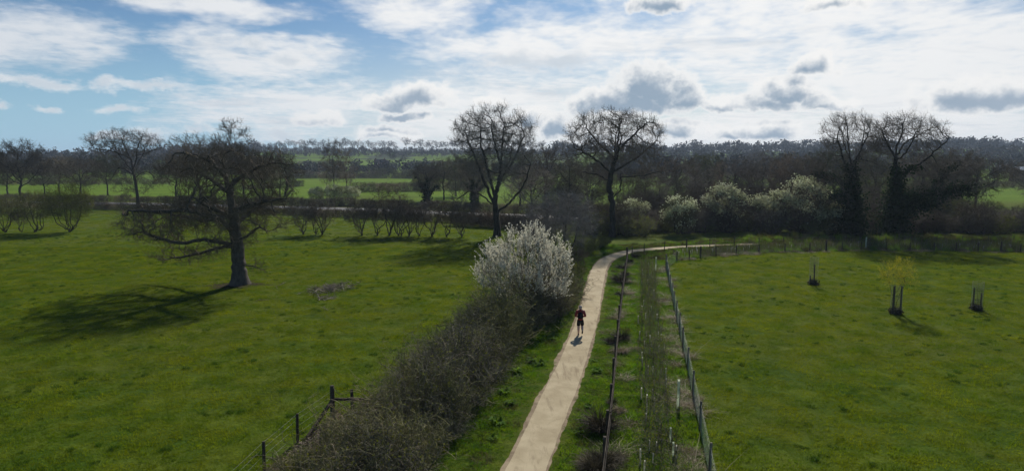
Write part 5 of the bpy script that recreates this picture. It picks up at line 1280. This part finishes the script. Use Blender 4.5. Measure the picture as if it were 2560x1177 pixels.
# ------------------------------------------------------------------ farm buildings far off
def gable(root, L, W, h, rise, wall, roof, wins=(), chim=()):
    x, y = L / 2, W / 2
    V = [(-x, -y, -1), (x, -y, -1), (x, y, -1), (-x, y, -1), (-x, -y, h), (x, -y, h), (x, y, h), (-x, y, h), (-x, 0, h + rise), (x, 0, h + rise)]
    obj('wall', mesh_np('wall', [(np.array(V), np.array([(0, 1, 5, 4), (1, 2, 6, 5), (2, 3, 7, 6), (3, 0, 4, 7)])), (np.array(V), np.array([(4, 8, 7), (5, 6, 9)]))], M[wall], False), root)
    o = .35; s = rise / y; z0 = h - o * s + .06; zt = h + rise + .06; t = .14
    Vr = [(-x - o, -y - o, z0), (x + o, -y - o, z0), (x + o, 0, zt), (-x - o, 0, zt), (x + o, y + o, z0), (-x - o, y + o, z0)]; Vr += [(a, b, c + t) for a, b, c in Vr]
    rf = obj('roof', mesh_np('roof', [(np.array(Vr), np.array([(0, 3, 2, 1), (3, 5, 4, 2), (6, 7, 8, 9), (9, 8, 10, 11), (0, 1, 7, 6), (5, 11, 10, 4), (0, 6, 9, 3), (3, 9, 11, 5), (1, 2, 8, 7), (2, 4, 10, 8)]))], M[roof], False), root)
    for (cx, ch) in chim: obj('chimney', mesh_np('chimney', [boxes([(cx - .4, -.3, h + rise - .5, cx + .4, .3, h + rise + ch), (cx - .48, -.38, h + rise + ch, cx + .48, .38, h + rise + ch + .15)])], M['brick'], False), rf)
    for (wx, wz) in wins:
        w = obj('window', mesh_np('window', [boxes([(wx - .6, -y - .06, wz - .7, wx + .6, -y - .003, wz + .7)])], M['white_paint'], False), root)
        obj('pane', mesh_np('pane', [boxes([(wx - .48, -y - .085, wz - .58, wx + .48, -y - .062, wz + .58)])], M['glass'], False), w)
def building(px, d, rz, label, name, *a, **k):
    p = AT(px, d); e = empty(name, tuple(p), rz); tag(e, label, 'building'); gable(e, *a, **k)
building(952, 560, .25, 'dark red brick farmhouse among trees in the distance', 'farmhouse', 9, 6.5, 5, 2.6, 'brick', 'tile', [(-2.8, 3.6), (0, 3.6), (2.8, 3.6), (-2.8, 1.3), (2.8, 1.3)], [(-3.5, 1.0), (3.5, 1.0)])
building(976, 545, -.04, 'long low barn with bright pale roof beside the farmhouse', 'barn', 8.5, 5.5, 2.1, 1.1, 'tile', 'sheet_metal')
building(962, 585, .35, 'small barn with grey pitched roof behind the farmhouse', 'barn', 7, 6, 4, 2.4, 'brick', 'tile')
building(2556, 300, .1, 'grey-roofed barn at the right edge before the wooded hill', 'barn', 9, 6, 5.2, 1.2, 'tile', 'sheet_metal')

# ------------------------------------------------------------------ the walker
def skinned(name, chains, mat, parent, sub=2):
    """chains of (x,y,z,r) grown into one surface; later chains start at a node of an earlier one"""
    bm = bmesh.new(); sk = bm.verts.layers.skin.verify(); seen = {}
    for ch in chains:
        last = None
        for (x, y, z, r) in ch:
            key = (round(x, 4), round(y, 4), round(z, 4))
            v = seen.get(key)
            if v is None:
                v = bm.verts.new((x, y, z)); v[sk].radius = (r, r) if not isinstance(r, tuple) else r
                v[sk].use_root = not seen; seen[key] = v
            if last is not None and last is not v: bm.edges.new((last, v))
            last = v
    me = bpy.data.meshes.new(name); bm.to_mesh(me); bm.free(); me.materials.append(mat)
    o = obj(name, me, parent); o.modifiers.new('skin', 'SKIN').use_smooth_shade = True
    m = o.modifiers.new('sub', 'SUBSURF'); m.levels = m.render_levels = sub
    return o
def walker():
    loc = G(1450.5, 836.5); P = empty('person', (loc[0], loc[1], .012), -.10); tag(P, 'person walking away along the path in dark red jacket, backpack and black shorts', 'person')
    pel = (0, 0, .95, .13)
    hips = {s: (s * .10, 0, .88, .095) for s in (-1, 1)}
    kL, aL = (-.105, .03, .49, .078), (-.105, -.02, .09, .052)
    kR, aR = (.11, .12, .50, .078), (.125, -.20, .30, .052)
    sh = {s: (s * .19, .0, 1.42, .060) for s in (-1, 1)}
    el = {s: (s * .30, -.06, 1.14, .045) for s in (-1, 1)}; wr = {s: (s * .17, .17, 1.10, .030) for s in (-1, 1)}
    neck = (0, .01, 1.50, .082); ch = (0, .0, 1.30, .16); wa = (0, 0, 1.10, .135)
    body = [[pel, wa, ch, (0, 0, 1.42, .10), neck, (0, .025, 1.56, .080), (0, .025, 1.62, (.098, .108)), (0, .022, 1.69, (.104, .116)), (0, .02, 1.76, (.078, .090))],
            [pel, hips[-1], kL, (-.105, -.045, .36, .084), aL, (-.105, .02, .04, .035), (-.107, .14, .03, .030)],
            [pel, hips[1], kR, (.118, -.01, .41, .084), aR, (.125, -.20, .23, .035), (.115, -.13, .14, .030)]]
    for s in (-1, 1):
        body.append([(0, 0, 1.42, .10), sh[s], el[s], wr[s], (s * .145, .215, 1.10, .034), (s * .13, .245, 1.10, .030)])
        for k in range(4):
            z = 1.125 - k * .018; body.append([(s * .13, .245, 1.10, .030), (s * .115, .275, z, .010), (s * .09, .30, z - .004, .009), (s * .065, .305, z - .008, .0075 - .0004 * k)])
        body.append([(s * .145, .215, 1.10, .034), (s * .125, .225, 1.14, .011), (s * .105, .25, 1.155, .009)])
    skinned('body', body, M['skin'], P, 2)
    # ears and nose
    hd = bpy.data.meshes.new('ear')
    for s in (-1, 1):
        V, F = boxes([(-.012, -.02, -.032, .012, .02, .032)]); o = obj('ear', mesh_np('ear', [(V, F)], M['skin']), P, (s * .102, .015, 1.66)); m = o.modifiers.new('s', 'SUBSURF'); m.levels = m.render_levels = 2
    V, F = boxes([(-.016, -.02, -.03, .016, .03, .02)]); o = obj('nose', mesh_np('nose', [(V, F)], M['skin']), P, (0, .12, 1.645)); o.modifiers.new('s', 'SUBSURF').render_levels = 2
    skinned('hair', [[(0, -.030, 1.63, (.088, .070)), (0, -.014, 1.70, (.100, .100)), (0, .004, 1.77, (.084, .092))]], M['hair'], P)
    J = [[(0, 0, .86, .175), (0, 0, 1.00, .172), (0, 0, 1.10, .165), (0, 0, 1.28, .190), (0, 0, 1.42, .15), (0, -.005, 1.52, .115)]]
    for s in (-1, 1): J.append([(0, 0, 1.42, .15), (s * .20, 0, 1.41, .100), (s * .305, -.06, 1.14, .068), (s * .185, .15, 1.105, .050)])
    jk = skinned('jacket', J, M['jacket'], P)
    skinned('hood', [[(-.08, -.05, 1.51, .065), (0, -.085, 1.505, .07), (.08, -.05, 1.51, .065)]], M['jacket'], P)
    bp = skinned('backpack', [[(0, -.20, 1.00, (.13, .07)), (0, -.235, 1.12, (.165, .11)), (0, -.225, 1.30, (.16, .10)), (0, -.19, 1.42, (.12, .06))]], M['black_cloth'], P)
    for s in (-1, 1): obj('strap', mesh_np('strap', tubes([[(s * .11, -.16, 1.44), (s * .12, 0, 1.53), (s * .12, .17, 1.42), (s * .14, .2, 1.25), (s * .17, .05, 1.05), (s * .13, -.17, 1.03)]], np.full((1, 6), .022), 5), M['black_cloth']), bp)
    S = [[(0, 0, 1.02, .150), (0, 0, .90, .165), (-.105, .01, .80, .125), (-.108, .025, .60, .118), (-.108, .03, .52, .116)], [(0, 0, .90, .165), (.105, .03, .80, .125), (.112, .09, .62, .118), (.114, .11, .54, .116)]]
    skinned('shorts', S, M['black_cloth'], P)
    skinned('shoe', [[(-.105, -.06, .055, .05), (-.105, .02, .055, .052), (-.107, .11, .04, .045), (-.108, .19, .035, .036)]], M['black_cloth'], P)
    skinned('shoe', [[(.127, -.255, .285, .05), (.125, -.21, .215, .052), (.118, -.15, .13, .046), (.112, -.10, .085, .038)]], M['black_cloth'], P)
    skinned('sock', [[(-.105, -.02, .16, .048), (-.105, -.025, .07, .046)]], M['black_cloth'], P)
walker()

# ------------------------------------------------------------------ the air
def haze():
    V, F = boxes([(-3700, -200, -4.0, 3700, 3700, 48)])
    m = bpy.data.materials.new('haze'); m.use_nodes = True; t = m.node_tree; t.nodes.clear(); o = t.nodes.new('ShaderNodeOutputMaterial'); v = t.nodes.new('ShaderNodeVolumePrincipled')
    v.inputs['Color'].default_value = (.66, .80, 1.0, 1); v.inputs['Density'].default_value = .00018; v.inputs['Anisotropy'].default_value = .25
    t.links.new(v.outputs[0], o.inputs['Volume'])
    tag(obj('haze', mesh_np('haze', [(V, F)], m, False)), kind='stuff')
haze()
